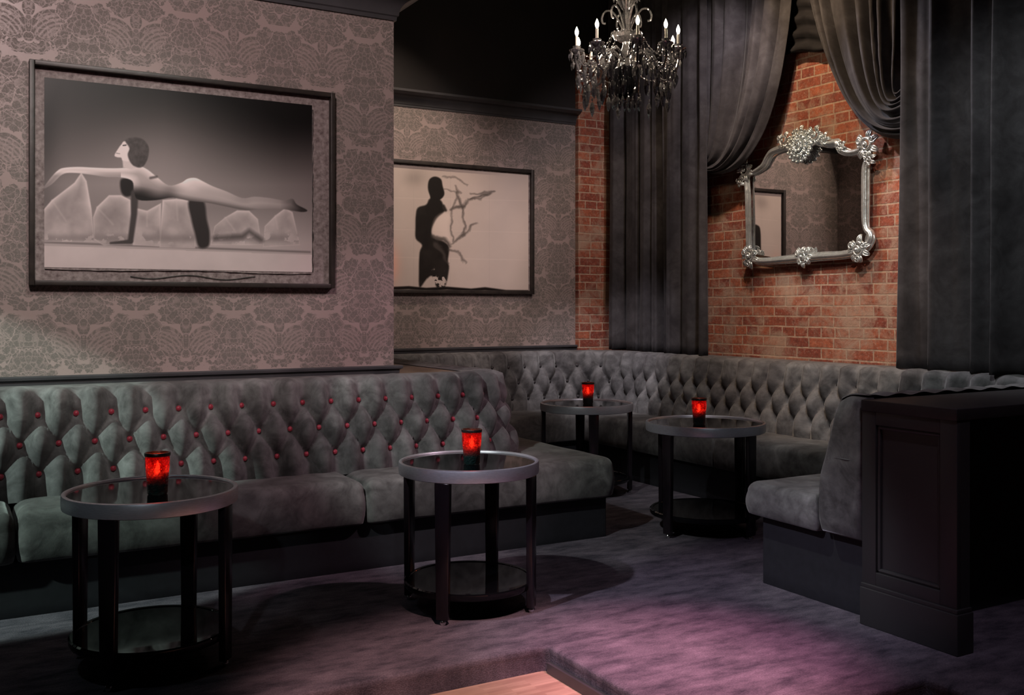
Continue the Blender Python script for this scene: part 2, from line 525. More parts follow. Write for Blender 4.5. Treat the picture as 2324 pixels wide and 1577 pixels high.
rail = [(0, .925), (.022, .925), (.026, .935), (.026, .950), (.040, .956), (.042, .968), (.036, .974), (0, .974)]
bm = B(); moulding(bm, (-3.2, YL), (XE, YL), (0, -1), rail, (0, 1)); structure('trim_3', bm, 'trim_paint', angle=25)
bm = B(); moulding(bm, (XE, YF), (4.93, YF), (0, -1), rail); structure('trim_4', bm, 'trim_paint', angle=25)

# ledge on top of the low wall behind the rounded banquette end
bm = B(); box(bm, XE + .005, 2.60, YL - .02, 7.0, .0, .89, mi=0)
structure('wall_low', bm, 'black_paint', smooth=False)
o = obj('ledge_board', boxbm(XE + .002, 2.63, YL - .10, 7.02, .90, .928, bev=.004), 'ledge_wood')
tag(o, 'brown wooden ledge board behind the rounded end of the front banquette', 'ledge')

# =====================================================================  tufted banquettes
PIT = .156
def path_from(pts, step=.011):
    """pts [(x,y,r)] -> dense list of (pos2, arclen); corners filleted by true arcs"""
    segs = []
    P = [Vector(p[:2]) for p in pts]
    out = [P[0]]
    for i in range(1, len(P) - 1):
        r = pts[i][2]; u = (P[i - 1] - P[i]).normalized(); v = (P[i + 1] - P[i]).normalized()
        ang = u.angle(v); tl = r / math.tan(ang / 2)
        s = P[i] + u * tl; e = P[i] + v * tl
        bis = (u + v).normalized(); c = P[i] + bis * (r / math.sin(ang / 2))
        a0 = math.atan2(s.y - c.y, s.x - c.x); a1 = math.atan2(e.y - c.y, e.x - c.x)
        da = (a1 - a0 + PI) % (2 * PI) - PI
        n = max(4, int(abs(da) * r / step))
        for k in range(n + 1):
            a = a0 + da * k / n; out.append(c + Vector((math.cos(a), math.sin(a))) * r)
    out.append(P[-1])
    L = [0]
    for a, b in zip(out, out[1:]): L.append(L[-1] + (b - a).length)
    tot = L[-1]; n = int(tot / step); res = []; j = 0
    for k in range(n + 1):
        s = tot * k / n
        while j < len(L) - 2 and L[j + 1] < s: j += 1
        t = (s - L[j]) / max(1e-9, L[j + 1] - L[j])
        res.append((out[j].lerp(out[j + 1], t), s))
    return res
ZB, ZT = .43, .93
LEAN = .10
def back_profile():
    pr = []
    for k in range(40):
        z = ZB + (ZT - .055 - ZB) * k / 39
        t = (z - ZB) / (ZT - .055 - ZB)
        pr.append((-LEAN * t ** 1.2, z, (.98, .2)))
    r = .055
    for k in range(1, 9):
        a = k / 8 * PI / 2
        pr.append((-LEAN - r * (1 - math.cos(a)), ZT - r + r * math.sin(a), (math.cos(a), math.sin(a))))
    for o_ in (.19, .22, 1.0): pr.append((-o_, ZT, (0, 1)))
    return pr
def tuft(s, z):
    u = s / PIT; w = max(-1.0, min(1.0, (z - .678) / .131))
    a = u + w / 2 + .5; b = u - w / 2 + .5
    h = (abs(math.sin(PI * a)) * abs(math.sin(PI * b))) ** .85
    # deep dimple round each button
    for w0, off in ((1, 0), (0, .5), (-1, 0)):
        du = (u - off - round(u - off)) * PIT; dz_ = z - (.678 + .131 * w0)
        h -= .45 * math.exp(-(du * du + dz_ * dz_) / (.024 ** 2))
    return h
def back_normals(path, side):
    N = []
    n = len(path)
    for i in range(n):
        a = path[max(0, i - 3)][0]; b = path[min(n - 1, i + 3)][0]
        t = (b - a).normalized(); N.append(Vector((t.y, -t.x)) * side)
    return N
H_T = .068
def tufted_back(path, side, phase, parent, matname, depth=lambda s: .26):
    N = back_normals(path, side); pr = back_profile()
    verts = []
    for (p, s), nn in zip(path, N):
        for (o_, z, (cn, cz)) in pr:
            o_ = max(o_, -depth(s))
            fade = 1.0 if z < ZT - .03 else max(0, 1 - (z - (ZT - .03)) / .03) * .7 + .15
            if o_ < -.2: fade = 0
            h = H_T * tuft(s - phase, z) * fade
            # plump panels: small drape wrinkles radiating from buttons
            wr = .0022 * mnoise.noise(Vector((s * 38, z * 16, 1.3)))
            h += wr * fade
            if z < .5: h *= 1 - .35 * (.5 - z) / .07
            q = p + nn * (o_ + h * cn)
            verts.append((q.x, q.y, z + h * cz * .9))
    return obj('backrest', (verts, [], grid_faces(len(path), len(pr))), matname, parent, angle=None)
def button_mesh():
    bm = B(); lathe(bm, [(0, .008), (.008, .007), (.0135, .002), (.0148, -.003), (.010, -.007), (0, -.007)], seg=12)
    return bm
def add_buttons(path, side, phase, parent, matname, s_lo, s_hi, proto=None, cap=100):
    N = back_normals(path, side); cand = []
    for row, z in ((1, .809), (0, .678), (-1, .547)):
        k = math.ceil((s_lo - phase) / PIT) - 1
        while True:
            s = phase + (k + (.5 if row == 0 else 0)) * PIT
            k += 1
            if s > s_hi: break
            if s < s_lo: continue
            cand.append((s, z))
    L = path[-1][1]; n = len(path) - 1
    for idx, (s, z) in enumerate(cand):
        i = min(n, int(round(s / L * n))); p = path[i][0]; nn = N[i]
        t = (z - ZB) / (ZT - .055 - ZB); o_ = -LEAN * t ** 1.2 - .016
        q = p + nn * o_
        if proto is None:
            proto = obj('button', button_mesh(), matname, parent); b = proto
        else:
            b = proto.copy(); COL.objects.link(b); b.parent = parent
        b.location = (q.x, q.y, z)
        b.rotation_euler = Vector((nn.x, nn.y, .2)).to_track_quat('Z', 'Y').to_euler()
    return proto
def end_cap(p, nn, tdir, parent, name='end_panel'):
    """upholstered end of the backrest: the profile, softly domed"""
    pr = [(.03, ZB - .20)] + [(o_ + .012, z) for o_, z, _ in back_profile() if o_ > -.2]
    pr = [(.016, .328), (.030, .37), (.034, .45)] + [(max(-.19, o_ + .036 + .012 * math.exp(-((z - .56) / .08) ** 2) - .01 * max(0, (z - .66)) / .27), z) for o_, z, _ in back_profile()[1:-3:3]] + [(-.20, ZT - .004), (-.20, .328)]
    # a pinch where the seam runs
    bm = B(); rings = []
    cx = sum(a for a, _ in pr) / len(pr); cz = sum(b for _, b in pr) / len(pr)
    for sc, dd in ((1, -.03), (1, .015), (.985, .034), (.94, .048), (.8, .056), (.4, .060)):
        ring = []
        for a, b in pr:
            aa = cx + (a - cx) * sc; bb = cz + (b - cz) * (sc if sc > .9 else sc)
            pinch = .0
            q = p + nn * aa + tdir * dd
            ring.append(bm.verts.new((q.x, q.y, bb)))
        rings.append(ring)
    n = len(pr)
    for a, b in zip(rings, rings[1:]):
        for i in range(n):
            j = (i + 1) % n; bm.faces.new((a[i], a[j], b[j], b[i]))
    bm.faces.new(rings[-1])
    e = obj(name, bm, 'velvet_seat', parent, angle=60)
    bm = B()
    tube(bm, [tuple((p + nn * a + tdir * d).to_3d() + Vector((0, 0, .665))) for a, d in ((.0, .028), (-.02, .046), (-.07, .057), (-.13, .058), (-.185, .046))], .004, 6)
    obj('seam', bm, 'piping', e)
    return e

# --- front banquette along the wallpapered wall, wrapping its rounded end
fb = empty('banquette', (0, 4.8, 0), 'long dark grey velvet banquette with red buttons under the large reclining figure picture', 'banquette')
FY = 4.95
pathA = path_from([(-1.6, FY, 0), (2.93, FY, .30), (2.93, 6.95, 0)])
# arc-length phase: button at X = .522
phA = .522 + 1.6
def keep(o):     # parts are authored in world space: cancel the parent's offset
    if o.parent: o.matrix_parent_inverse = Matrix.Translation(o.parent.location).inverted()
    return o
o = tufted_back(pathA, 1, phA, fb, 'velvet', lambda s: .34 if s < 3.7 else .29); keep(o)
pr0 = add_buttons(pathA, 1, phA, fb, 'button_red', 1.3, 6.4)
for c in fb.children: keep(c)
SF = 4.60
for i, cs in enumerate([
    [(-1.6, SF, .01), (.245, SF, .05), (.245, FY + .03, .01), (-1.6, FY + .03, .01)],
    [(.255, SF, .05), (1.795, SF, .05), (1.795, FY + .03, .01), (.255, FY + .03, .01)],
    [(1.805, SF, .05), (3.32, SF, .10), (3.32, 6.66, .05), (2.90, 6.66, .02), (2.90, FY + .03, .02), (1.805, FY + .03, .01)]]):
    keep(obj('seat_cushion', slab(cs, .235, .452, r=.055), 'velvet_seat', fb, angle=60))
keep(obj('base', slab([(-1.6, SF + .05, 0), (3.27, SF + .05, .01), (3.27, 6.66, .01), (2.62, 6.66, .01), (2.62, FY + .30, .01), (-1.6, FY + .30, .01)], .0, .236, r=.006, r0=.002, puff=0), 'base_leatherette', fb, angle=30))

# --- booth banquette: far wall, curved corner, brick wall, partition
bb = empty('corner_banquette', (4.9, 5.6, 0), 'dark grey button tufted velvet corner banquette wrapping three sides of the brick booth', 'banquette')
AX0 = 3.34
pathB = path_from([(2.94, 7.13, 0), (4.90, 7.13, .36), (4.90, 3.055, .25), (AX0, 3.055, 0)])
LB = pathB[-1][1]
o = tufted_back(pathB, 1, .05, bb, 'velvet', lambda s: .365 if s < 1.9 else (.39 if s < LB - 2.0 else .20))
add_buttons(pathB, 1, .05, bb, 'button_dark', .08, 5.6)
tdir = Vector((-1, 0)); end_cap(Vector((AX0, 3.055)), Vector((0, 1)), tdir, bb)
for cs in [
    [(2.90, 6.68, .03), (4.44, 6.68, .02), (4.93, 6.68, .02), (4.93, 7.16, .02), (2.90, 7.16, .02)],
    [(4.45, 5.10, .02), (4.93, 5.10, .02), (4.93, 6.67, .02), (4.45, 6.67, .02)],
    [(4.45, 3.58, .02), (4.93, 3.58, .02), (4.93, 5.09, .02), (4.45, 5.09, .02)],
    [(AX0 - .04, 3.105, .02), (4.93, 3.105, .02), (4.93, 3.57, .02), (AX0 - .04, 3.57, .07)]]:
    arm_ = cs[0][1] < 3.2
    obj('seat_cushion', slab(cs, .325 if arm_ else .235, .478 if arm_ else .452, r=.05), 'velvet_seat', bb, angle=60)
for cs in [
    [(2.95, 6.73, 0), (5.2, 6.73, 0), (5.2, 7.40, 0), (2.95, 7.40, 0)],
    [(4.50, 3.50, 0), (5.2, 3.50, 0), (5.2, 6.725, 0), (4.50, 6.725, 0)],
    [(AX0 + .02, 2.86, 0), (5.2, 2.86, 0), (5.2, 3.495, 0), (AX0 + .02, 3.495, 0)]]:
    obj('base', slab(cs, .0, .326 if cs[0][1] < 3 else .236, r=.006, r0=.002, puff=0), 'base_leatherette', bb, angle=30)
for c in bb.children: keep(c)

# --- low partition with recessed panel
pt = empty('partition', (3.27, 2.6, 0), 'low dark painted partition with a recessed end panel and chunky baseboard', 'partition')
PX = 3.285; PY0, PY1 = 2.40, 2.845
kp = lambda o: keep(o)
kp(obj('end_panel', boxbm(PX + .02, PX + .075, PY0, PY1, 0, .88), 'panel_paint', pt, smooth=False))
kp(obj('back_panel', boxbm(PX + .074, XR - .003, 2.72, PY1, 0, .88), 'base_leatherette', pt, smooth=False))
bm = B()
box(bm, PX, PX + .021, PY0, PY0 + .075, .17, .88, bev=.003); box(bm, PX, PX + .021, PY1 - .07, PY1, .17, .88, bev=.003)
box(bm, PX, PX + .021, PY0 + .074, PY1 - .069, .825, .88, bev=.003); box(bm, PX, PX + .021, PY0 + .074, PY1 - .069, .17, .225, bev=.003)
for (a, b) in (((PY0 + .082, .233), (PY1 - .077, .233)), ((PY1 - .077, .233), (PY1 - .077, .817)), ((PY1 - .077, .817), (PY0 + .082, .817)), ((PY0 + .082, .817), (PY0 + .082, .233))):
    tube(bm, [(PX + .016, a[0], a[1]), (PX + .016, b[0], b[1])], .009, 8)
kp(obj('moulding', bm, 'panel_paint', pt, angle=30))
bm = B(); box(bm, PX - .014, PX + .082, PY0 - .012, PY1, 0, .155, bev=.004); box(bm, PX - .008, PX + .079, PY0 - .007, PY1, .153, .172, bev=.004)
kp(obj('baseboard', bm, 'panel_paint', pt, angle=30))
bm = B(); box(bm, PX - .006, XR - .003, PY0 - .004, PY1, .878, .924, bev=.004)
kp(obj('counter_top', bm, 'counter_paint', pt, angle=30))

# =====================================================================  cocktail tables
def make_table(name, r, label, loc, a0):
    t = empty(name, loc, label, 'table', 'cocktail tables')
    bm = B()
    lathe(bm, [(r - .006, .583), (r, .586), (r + .002, .60), (r + .002, .628), (r, .636), (r - .008, .639), (r - .014, .636), (r - .016, .628), (r - .016, .59), (r - .006, .583)], seg=96)
    obj('rim', bm, 'rim_metal', t, angle=50)
    bm = B(); lathe(bm, [(0, .600), (r - .015, .600), (r - .015, .630), (0, .630)], seg=96)
    obj('tabletop', bm, 'black_glass', t, angle=30)
    rl = r - .018
    for k in range(4):
        a = a0 + k * PI / 2
        c, s = math.cos(a), math.sin(a)
        bm = B(); box(bm, -.014, .014, -.034, .034, .022, .584, bev=.004)
        for v in bm.verts:   # slight taper to the foot
            f = 1 - .25 * (1 - min(1, v.co.z / .55))
            v.co.y *= f
        bmesh.ops.rotate(bm, verts=bm.verts, matrix=Matrix.Rotation(a, 3, 'Z'))
        bmesh.ops.translate(bm, verts=bm.verts, vec=(rl * c, rl * s, 0))
        lg = obj('leg', bm, 'lacquer', t, angle=30)
        bm = B(); lathe(bm, [(0, 0), (.010, .001), (.013, .010), (.010, .019), (.005, .024)], (rl * c, rl * s, 0), 12)
        obj('glide', bm, 'glide_metal', lg)
    bm = B(); rs = rl - .004
    lathe(bm, [(0, .095), (rs - .02, .095), (rs - .004, .098), (rs, .106), (rs, .122), (rs - .006, .127), (rs - .02, .127), (rs - .022, .124), (0, .124)], seg=72)
    obj('shelf', bm, 'black_glass', t, angle=35)
    return t
make_table('cocktail_table', .305, 'round black glass cocktail table with silver rim nearest the camera, by the sofa\'s bright left part', (.655, 3.83, 0), math.radians(-128.5))
make_table('cocktail_table', .305, 'round black glass cocktail table with silver rim in front of the sofa cushion seam', (1.985, 3.865, 0), math.radians(-139))
make_table('cocktail_table', .325, 'round silver rimmed black table deep in the booth by the far corner', (3.915, 5.81, 0), math.radians(-115))
make_table('cocktail_table', .345, 'round silver rimmed black table in the booth opening beside the partition seat', (3.87, 4.50, 0), math.radians(-170))
L_T = ['round black cocktail table with silver rim before the left end of the red buttoned sofa',
       'round black cocktail table with silver rim before the rounded end of the red buttoned sofa',
       'smaller looking silver rimmed round black table deepest in the booth near the brick corner',
       'silver rimmed round black table in the booth beneath the mirror and drapes']
for o, l in zip([x for x in COL.objects if x.name.startswith('cocktail_table')], L_T): o['label'] = l

# votives
def make_votive(loc, label):
    v = empty('votive_candle', loc, label, 'candle holder', 'red votive candles on the tables')
    return v
V0 = make_votive((.66, 3.745, .6305), '')
bm = B(); lathe(bm, [(0, .0), (.032, .0), (.035, .004), (.037, .05), (.042, .10), (.043, .145), (.041, .145), (.040, .10), (.035, .05), (.033, .012), (0, .012)], seg=40)
obj('glass', bm, 'mosaic_glass', V0, angle=50)
bm = B(); lathe(bm, [(.0445, .138), (.0455, .146), (.044, .150), (.039, .150), (.038, .144), (.0415, .140), (.0445, .138)], seg=40)
obj('rim', bm, 'votive_rim', V0)
bm = B(); lathe(bm, [(0, .012), (.022, .012), (.024, .02), (.024, .062), (.020, .066), (.004, .062), (0, .062)], seg=20)
cw = obj('candle', bm, 'candle_wax', V0)
bm = B(); lathe(bm, [(0, .070), (.006, .078), (.0085, .090), (.006, .104), (.0015, .116), (0, .122)], seg=12)
obj('flame', bm, 'flame_glow', cw)
VL = [((1.965, 3.80, .6305), 'red mosaic glass votive candle on the table before the rounded sofa end'),
      ((3.92, 5.80, .6305), 'small red glass votive candle on the deepest booth table'),
      ((3.79, 4.46, .6305), 'red glass votive candle on the booth table beneath the mirror')]
V0['label'] = 'red mosaic glass votive candle on the table before the sofa\'s left end'
for loc, lb in VL:
    v = copy_tree(V0); v.location = loc; v['label'] = lb

# =====================================================================  framed photographs
def sd_poly(X, Z, P):
    P = np.array(P, float); n = len(P)
    d = np.full(X.shape, 1e9); ins = np.zeros(X.shape, bool)
    for i in range(n):
        a = P[i - 1]; b = P[i]
        ex, ez = b - a; wx = X - a[0]; wz = Z - a[1]
        t = np.clip((wx * ex + wz * ez) / (ex * ex + ez * ez + 1e-12), 0, 1)
        d = np.minimum(d, np.hypot(wx - ex * t, wz - ez * t))
        c = ((a[1] > Z) != (b[1] > Z))
        with np.errstate(divide='ignore', invalid='ignore'):
            xi = a[0] + (Z - a[1]) * ex / (ez if abs(ez) > 1e-12 else 1e-12)
        ins ^= c & (X < xi)
    return np.where(ins, -d, d)
def sd_line(X, Z, P, w):
    d = np.full(X.shape, 1e9); n = len(P)
    for i in range(n - 1):
        a, b = np.array(P[i], float), np.array(P[i + 1], float)
        ex, ez = b - a; wx = X - a[0]; wz = Z - a[1]
        t = np.clip((wx * ex + wz * ez) / (ex * ex + ez * ez + 1e-12), 0, 1)
        wi = w if not isinstance(w, (list, tuple)) else w[i] + (w[i + 1] - w[i]) * t
        d = np.minimum(d, np.hypot(wx - ex * t, wz - ez * t) - wi)
    return d
def sm(d, s): return np.clip(.5 - d / (2 * s), 0, 1)
def spl(P, sub=5, closed=True):
    return [(v.x, v.y) for v in catmull([(a, b, 0) for a, b in P], sub, closed)]
def fbm(X, Z, sc, seed, octs=4):
    rng = np.random.RandomState(seed); out = np.zeros(X.shape); amp = 1
    for o_ in range(octs):
        n = 64; g = rng.rand(n, n)
        x = X * sc; z = Z * sc
        xi = np.floor(x).astype(int); zi = np.floor(z).astype(int); fx = x - xi; fz = z - zi
        fx = fx * fx * (3 - 2 * fx); fz = fz * fz * (3 - 2 * fz)
        G = lambda i, j: g[i % n, j % n]
        out += amp * (G(xi, zi) * (1 - fx) * (1 - fz) + G(xi + 1, zi) * fx * (1 - fz) + G(xi, zi + 1) * (1 - fx) * fz + G(xi + 1, zi + 1) * fx * fz)
        amp *= .5; sc *= 2
    return out / 1.9
def print_mesh(x0, x1, z0, z1, y, nx, nz, paint, ragged=0):
    """flat sheet facing -Y with a tone painted per vertex; x0..x1 world, z0..z1 world"""
    xs = np.linspace(x0, x1, nx); zs = np.linspace(z0, z1, nz)
    Xg, Zg = np.meshgrid(xs, zs, indexing='ij')
    tone = paint(Xg, Zg)                     # (nx,nz,3) linear
    verts = np.stack([Xg, np.full_like(Xg, y), Zg], -1).reshape(-1, 3)
    me = bpy.data.meshes.new('print')
    nf = (nx - 1) * (nz - 1)
    i, j = np.meshgrid(np.arange(nx - 1), np.arange(nz - 1), indexing='ij'); a = (i * nz + j).ravel()
    f = np.stack([a, a + nz, a + nz + 1, a + 1], -1)
    me.vertices.add(len(verts)); me.vertices.foreach_set('co', verts.ravel())
    me.loops.add(nf * 4); me.loops.foreach_set('vertex_index', f.ravel().astype(np.int32))
    me.polygons.add(nf); me.polygons.foreach_set('loop_start', np.arange(nf, dtype=np.int32) * 4)
    me.update(calc_edges=True)
    ca = me.color_attributes.new('Tone', 'FLOAT_COLOR', 'POINT')
    rgba = np.ones((len(verts), 4), np.float32); rgba[:, :3] = tone.reshape(-1, 3); ca.data.foreach_set('color', rgba.ravel())
    me.materials.append(M['photo_print'])
    return me
def lin(v): return np.clip(v, 0, 1) ** 2.2

# photo-plane lookup (world x,z -> sheet-local drawing coordinates as traced)
PYW = YL - .02
def to_draw(X, Z, Y, ox, oy, sc):
    d = X * FV[0] + Y * FV[1]; l = X * RV[0] + Y * RV[1]
    px = CX + FOC * l / d; py = HZ + FOC * (EYE - Z) / d
    return (px - ox) * sc, (py - oy) * sc

def paint1(X, Z):
    x, y = to_draw(X, Z, PYW, 0, 100, 2.543)
    top = np.clip((y - 190) / 620, 0, 1)
    g = .07 + .34 * top ** 1.25
    g += .10 * np.exp(-(((x - 900) / 420) ** 2 + ((y - 640) / 260) ** 2))
    g -= .12 * np.clip((x - 950) / 700, 0, 1) * (1 - np.clip((y - 500) / 450, 0, 1))
    g -= .10 * np.exp(-((x - 240) / 90) ** 2) * (1 - np.clip((y - 900) / 200, 0, 1))
    g = np.maximum(g, .06)
    low = np.clip((y - 950) / 200, 0, 1); g = g + .14 * low
    def lay(g, d, tone, soft=4, op=1.0):
        a = sm(d, soft) * op; return g * (1 - a) + tone * a
    fy = 1150 + (x - 240) * .035
    g = lay(g, sd_line(x, y, [(235, 1142), (1790, 1200)], 5), .28, 5, .7)
    g = np.where(y > fy + 12, .60 + .04 * fbm(x, y, .01, 3), g)
    nz = fbm(x, y, .012, 5)
    blocks = [[(235, 1140), (240, 970), (300, 900), (430, 800), (470, 742), (500, 790), (528, 950), (545, 1140)],
              [(545, 1130), (538, 1000), (560, 940), (630, 872), (700, 872), (755, 900), (762, 1155), (600, 1162)],
              [(768, 1160), (780, 945), (850, 962), (930, 918), (926, 1168)],
              [(922, 1172), (940, 900), (1020, 893), (1092, 900), (1130, 1050), (1128, 1178)],
              [(1215, 1160), (1240, 1050), (1300, 1000), (1370, 960), (1440, 962), (1490, 1010), (1512, 1160)],
              [(1518, 1172), (1530, 1050), (1590, 990), (1650, 945), (1690, 970), (1735, 1160)]]
    for k, P in enumerate(blocks):
        d = sd_poly(x, y, P)
        t = .47 + .10 * (nz - .5) * 2 + .10 * np.clip((y - 950) / 220, -.5, 1)
        g = lay(g, d, t, 4, .85)
        g = lay(g, d, .78, 4, .75 * np.exp(d / 26) * np.clip((1090 - y) / 160, 0, 1))
        g = lay(g, np.abs(d + 3) - 1, .70, 3, .45)
        g = lay(g, d, .34, 6, .5 * np.exp(-((y - 1120) / 26) ** 2) * (fbm(x, y, .02, 40 + k) > .45))
        g = lay(g, sd_line(x, y, [(P[2][0], P[2][1]), ((P[0][0] + P[-2][0]) / 2, (P[2][1] + 1100) / 2 + 20)], 2), .68, 7, .35)
    g = lay(g, sd_line(x, y, [(1240, 1120), (1400, 1110), (1440, 1080), (1510, 1130)], 14), .26, 12, .8)
    # dark shapes below the figure
    g = lay(g, sd_poly(x, y, spl([(700, 780), (765, 785), (770, 860), (730, 880), (700, 850)])), .12, 7)
    g = lay(g, sd_line(x, y, [(778, 860), (775, 980), (755, 1130)], [22, 18, 16]), .22, 6)
    g = lay(g, sd_line(x, y, [(755, 1140), (640, 1148)], [14, 6]), .22, 5)
    g = lay(g, sd_poly(x, y, spl([(1090, 905), (1175, 905), (1195, 1010), (1212, 1090), (1205, 1165), (1150, 1172), (1125, 1090), (1105, 1010)])), .17, 8)
    # figure
    body = spl([(252, 832), (290, 775), (335, 728), (372, 713), (450, 708), (540, 712), (650, 716), (740, 712), (800, 702), (850, 722), (905, 765), (975, 815), (1045, 800), (1085, 776), (1130, 772), (1170, 790), (1230, 820), (1310, 850), (1400, 888), (1470, 880), (1560, 888), (1640, 902), (1690, 892), (1715, 925), (1775, 958), (1740, 968), (1620, 950), (1520, 950), (1420, 957), (1300, 935), (1200, 915), (1100, 905), (1000, 885), (900, 900), (800, 898), (775, 850), (765, 790), (700, 768), (610, 765), (520, 752), (420, 742), (360, 752), (300, 808)], 4)
    d = sd_poly(x, y, body)
    shade = .56 + .20 * np.clip(1 - (-d) / 45, 0, 1) * (np.clip((860 - y) / 90, -.6, 1)) + .12 * np.exp(-(((x - 1100) / 70) ** 2 + ((y - 815) / 40) ** 2))
    shade -= .34 * np.clip((y - (770 + (x - 800) * .19) - 45) / 60, 0, 1) * (x > 760)
    shade -= .22 * np.clip((y - 735) / 25, 0, 1) * (x < 700)
    shade -= .15 * np.exp(-(((x - 980) / 50) ** 2 + ((y - 850) / 60) ** 2))
    shade -= .16 * np.exp(-(((x - 820) / 90) ** 2 + ((y - 850) / 40) ** 2))
    shade -= .30 * np.clip((x - 1620) / 120, 0, 1)
    g = lay(g, d, shade, 3)
    g = lay(g, sd_line(x, y, [(870, 772), (905, 765)], 7), .25, 5, .8)
    g = lay(g, sd_poly(x, y, [(705, 640), (755, 640), (770, 700), (815, 706), (760, 722), (712, 712)]), .66, 4)
    g = lay(g, sd_poly(x, y, spl([(722, 560), (700, 580), (686, 598), (662, 640), (678, 652), (700, 655), (712, 672), (760, 668), (780, 590)])), .72, 3)
    g = lay(g, sd_poly(x, y, spl([(724, 556), (760, 538), (820, 545), (858, 590), (856, 650), (832, 700), (800, 712), (760, 690), (738, 640), (748, 600)])), .20 + .10 * fbm(x, y, .06, 9), 4)
    g = lay(g, sd_line(x, y, [(712, 584), (728, 582)], 3), .12, 3)
    g = lay(g, sd_line(x, y, [(672, 628), (692, 632)], 2), .3, 2, .7)
    c = np.minimum(np.stack([lin(g * 1.02), lin(g * .945), lin(g * .94)], -1) * 1.7, .85)
    return c
def paint2(X, Z):
    x, y = to_draw(X, Z, YF - .02, 850, 200, 2.544)
    g = .66 - .07 * np.clip(np.hypot((x - 520) / 480, (y - 820) / 420) - .5, 0, 1.2) + .05 * (fbm(x, y, .006, 11) - .5)
    g -= .10 * np.exp(-((x - 230) / 60) ** 2) * np.exp(-((y - 520) / 50) ** 2)
    def lay(g, d, tone, soft=4, op=1.0):
        a = sm(d, soft) * op; return g * (1 - a) + tone * a
    for xx in (228, 440, 665): g = lay(g, sd_line(x, y, [(xx, 400), (xx, 1200)], 1), .58, 2, .5)
    for yy in (632, 815, 975): g = lay(g, sd_line(x, y, [(90, yy), (900, yy + 18)], 1), .74, 2, .5)
    fig = spl([(318, 640), (345, 640), (385, 648), (402, 690), (405, 712), (362, 752), (332, 815), (342, 862), (400, 885), (432, 920), (425, 1000), (432, 1040), (408, 1150), (362, 1150), (335, 1085), (300, 1105), (262, 1150), (258, 1060), (262, 950), (276, 905), (240, 868), (238, 800), (240, 735), (252, 690), (300, 672)], 4)
    g = lay(g, sd_poly(x, y, fig), .10 + .06 * fbm(x, y, .02, 4), 5)
    g = lay(g, sd_poly(x, y, spl([(350, 510), (385, 525), (395, 565), (405, 610), (385, 640), (345, 655), (322, 620), (310, 575), (318, 528)])), .12, 4)
    g = lay(g, sd_line(x, y, [(348, 625), (352, 665), (335, 700)], [24, 30, 40]), .12, 4)
    g = lay(g, sd_line(x, y, [(400, 680), (412, 705), (400, 690)], 8), .18, 5)
    w = .9
    strokes = [([(466, 560), (480, 610), (500, 655), (514, 700), (508, 745), (524, 790), (512, 845), (470, 880), (445, 895)], [2, 5, 7, 6, 4, 5, 6, 5, 1]),
               ([(440, 700), (480, 688), (515, 680), (540, 650), (590, 632), (650, 620), (695, 595)], [3, 9, 7, 3, 5, 8, 1]),
               ([(560, 604), (620, 612), (690, 596)], [2, 5, 1]), ([(545, 640), (620, 645), (670, 615)], [2, 4, 1]),
               ([(515, 850), (545, 820), (560, 790), (600, 782)], [4, 4, 6, 2]), ([(400, 590), (450, 590), (500, 610)], [2, 1, 1]),
               ([(400, 505), (470, 515), (540, 560)], [2, 2, 1]), ([(360, 900), (400, 960), (430, 1010)], [16, 9, 4]),
               ([(430, 930), (480, 940), (500, 985), (525, 1015)], [5, 3, 4, 1]), ([(480, 640), (450, 700), (440, 780), (450, 880)], [3, 2, 4, 3]),
               ([(340, 850), (400, 870), (440, 910)], [14, 12, 6])]
    w1 = fbm(x, y, .022, 31); w2 = fbm(x, y, .022, 32)
    _wob = lambda a, b: (a + (w1 - .5) * 34, b + (w2 - .5) * 34)
    for P, ww in strokes: g = lay(g, sd_line(x, y, spl(P, 4, False), 4) if False else sd_line(*_wob(x, y), P, ww), .24, 7, .8)
    g = lay(g, sd_poly(x, y, spl([(350, 760), (400, 720), (440, 730), (430, 800), (440, 880), (400, 860), (340, 840)])), .76, 12, .55)
    sp = fbm(x, y, .05, 21)
    m_ = sm(sd_poly(x, y, spl([(300, 1130), (330, 1060), (380, 1040), (420, 1080), (400, 1150), (320, 1150)])), 10) * (sp > .56)
    g = g * (1 - m_) + .62 * m_
    warm = np.exp(-((x - 100) / 45) ** 2) * np.exp(-((y - 1020) / 110) ** 2)
    edge = sm(sd_line(x, y, [(60, 1158), (200, 1152), (300, 1162), (420, 1155), (560, 1166), (640, 1158), (760, 1174), (930, 1176)], 9 ), 4)
    g = g * (1 - edge) + .08 * edge
    c = np.stack([lin(g * 1.02 + .1 * warm), lin(g * .94 - .03 * warm), lin(g * .90 - .06 * warm)], -1)
    c = np.minimum(c * 1.55, .85)
    return c

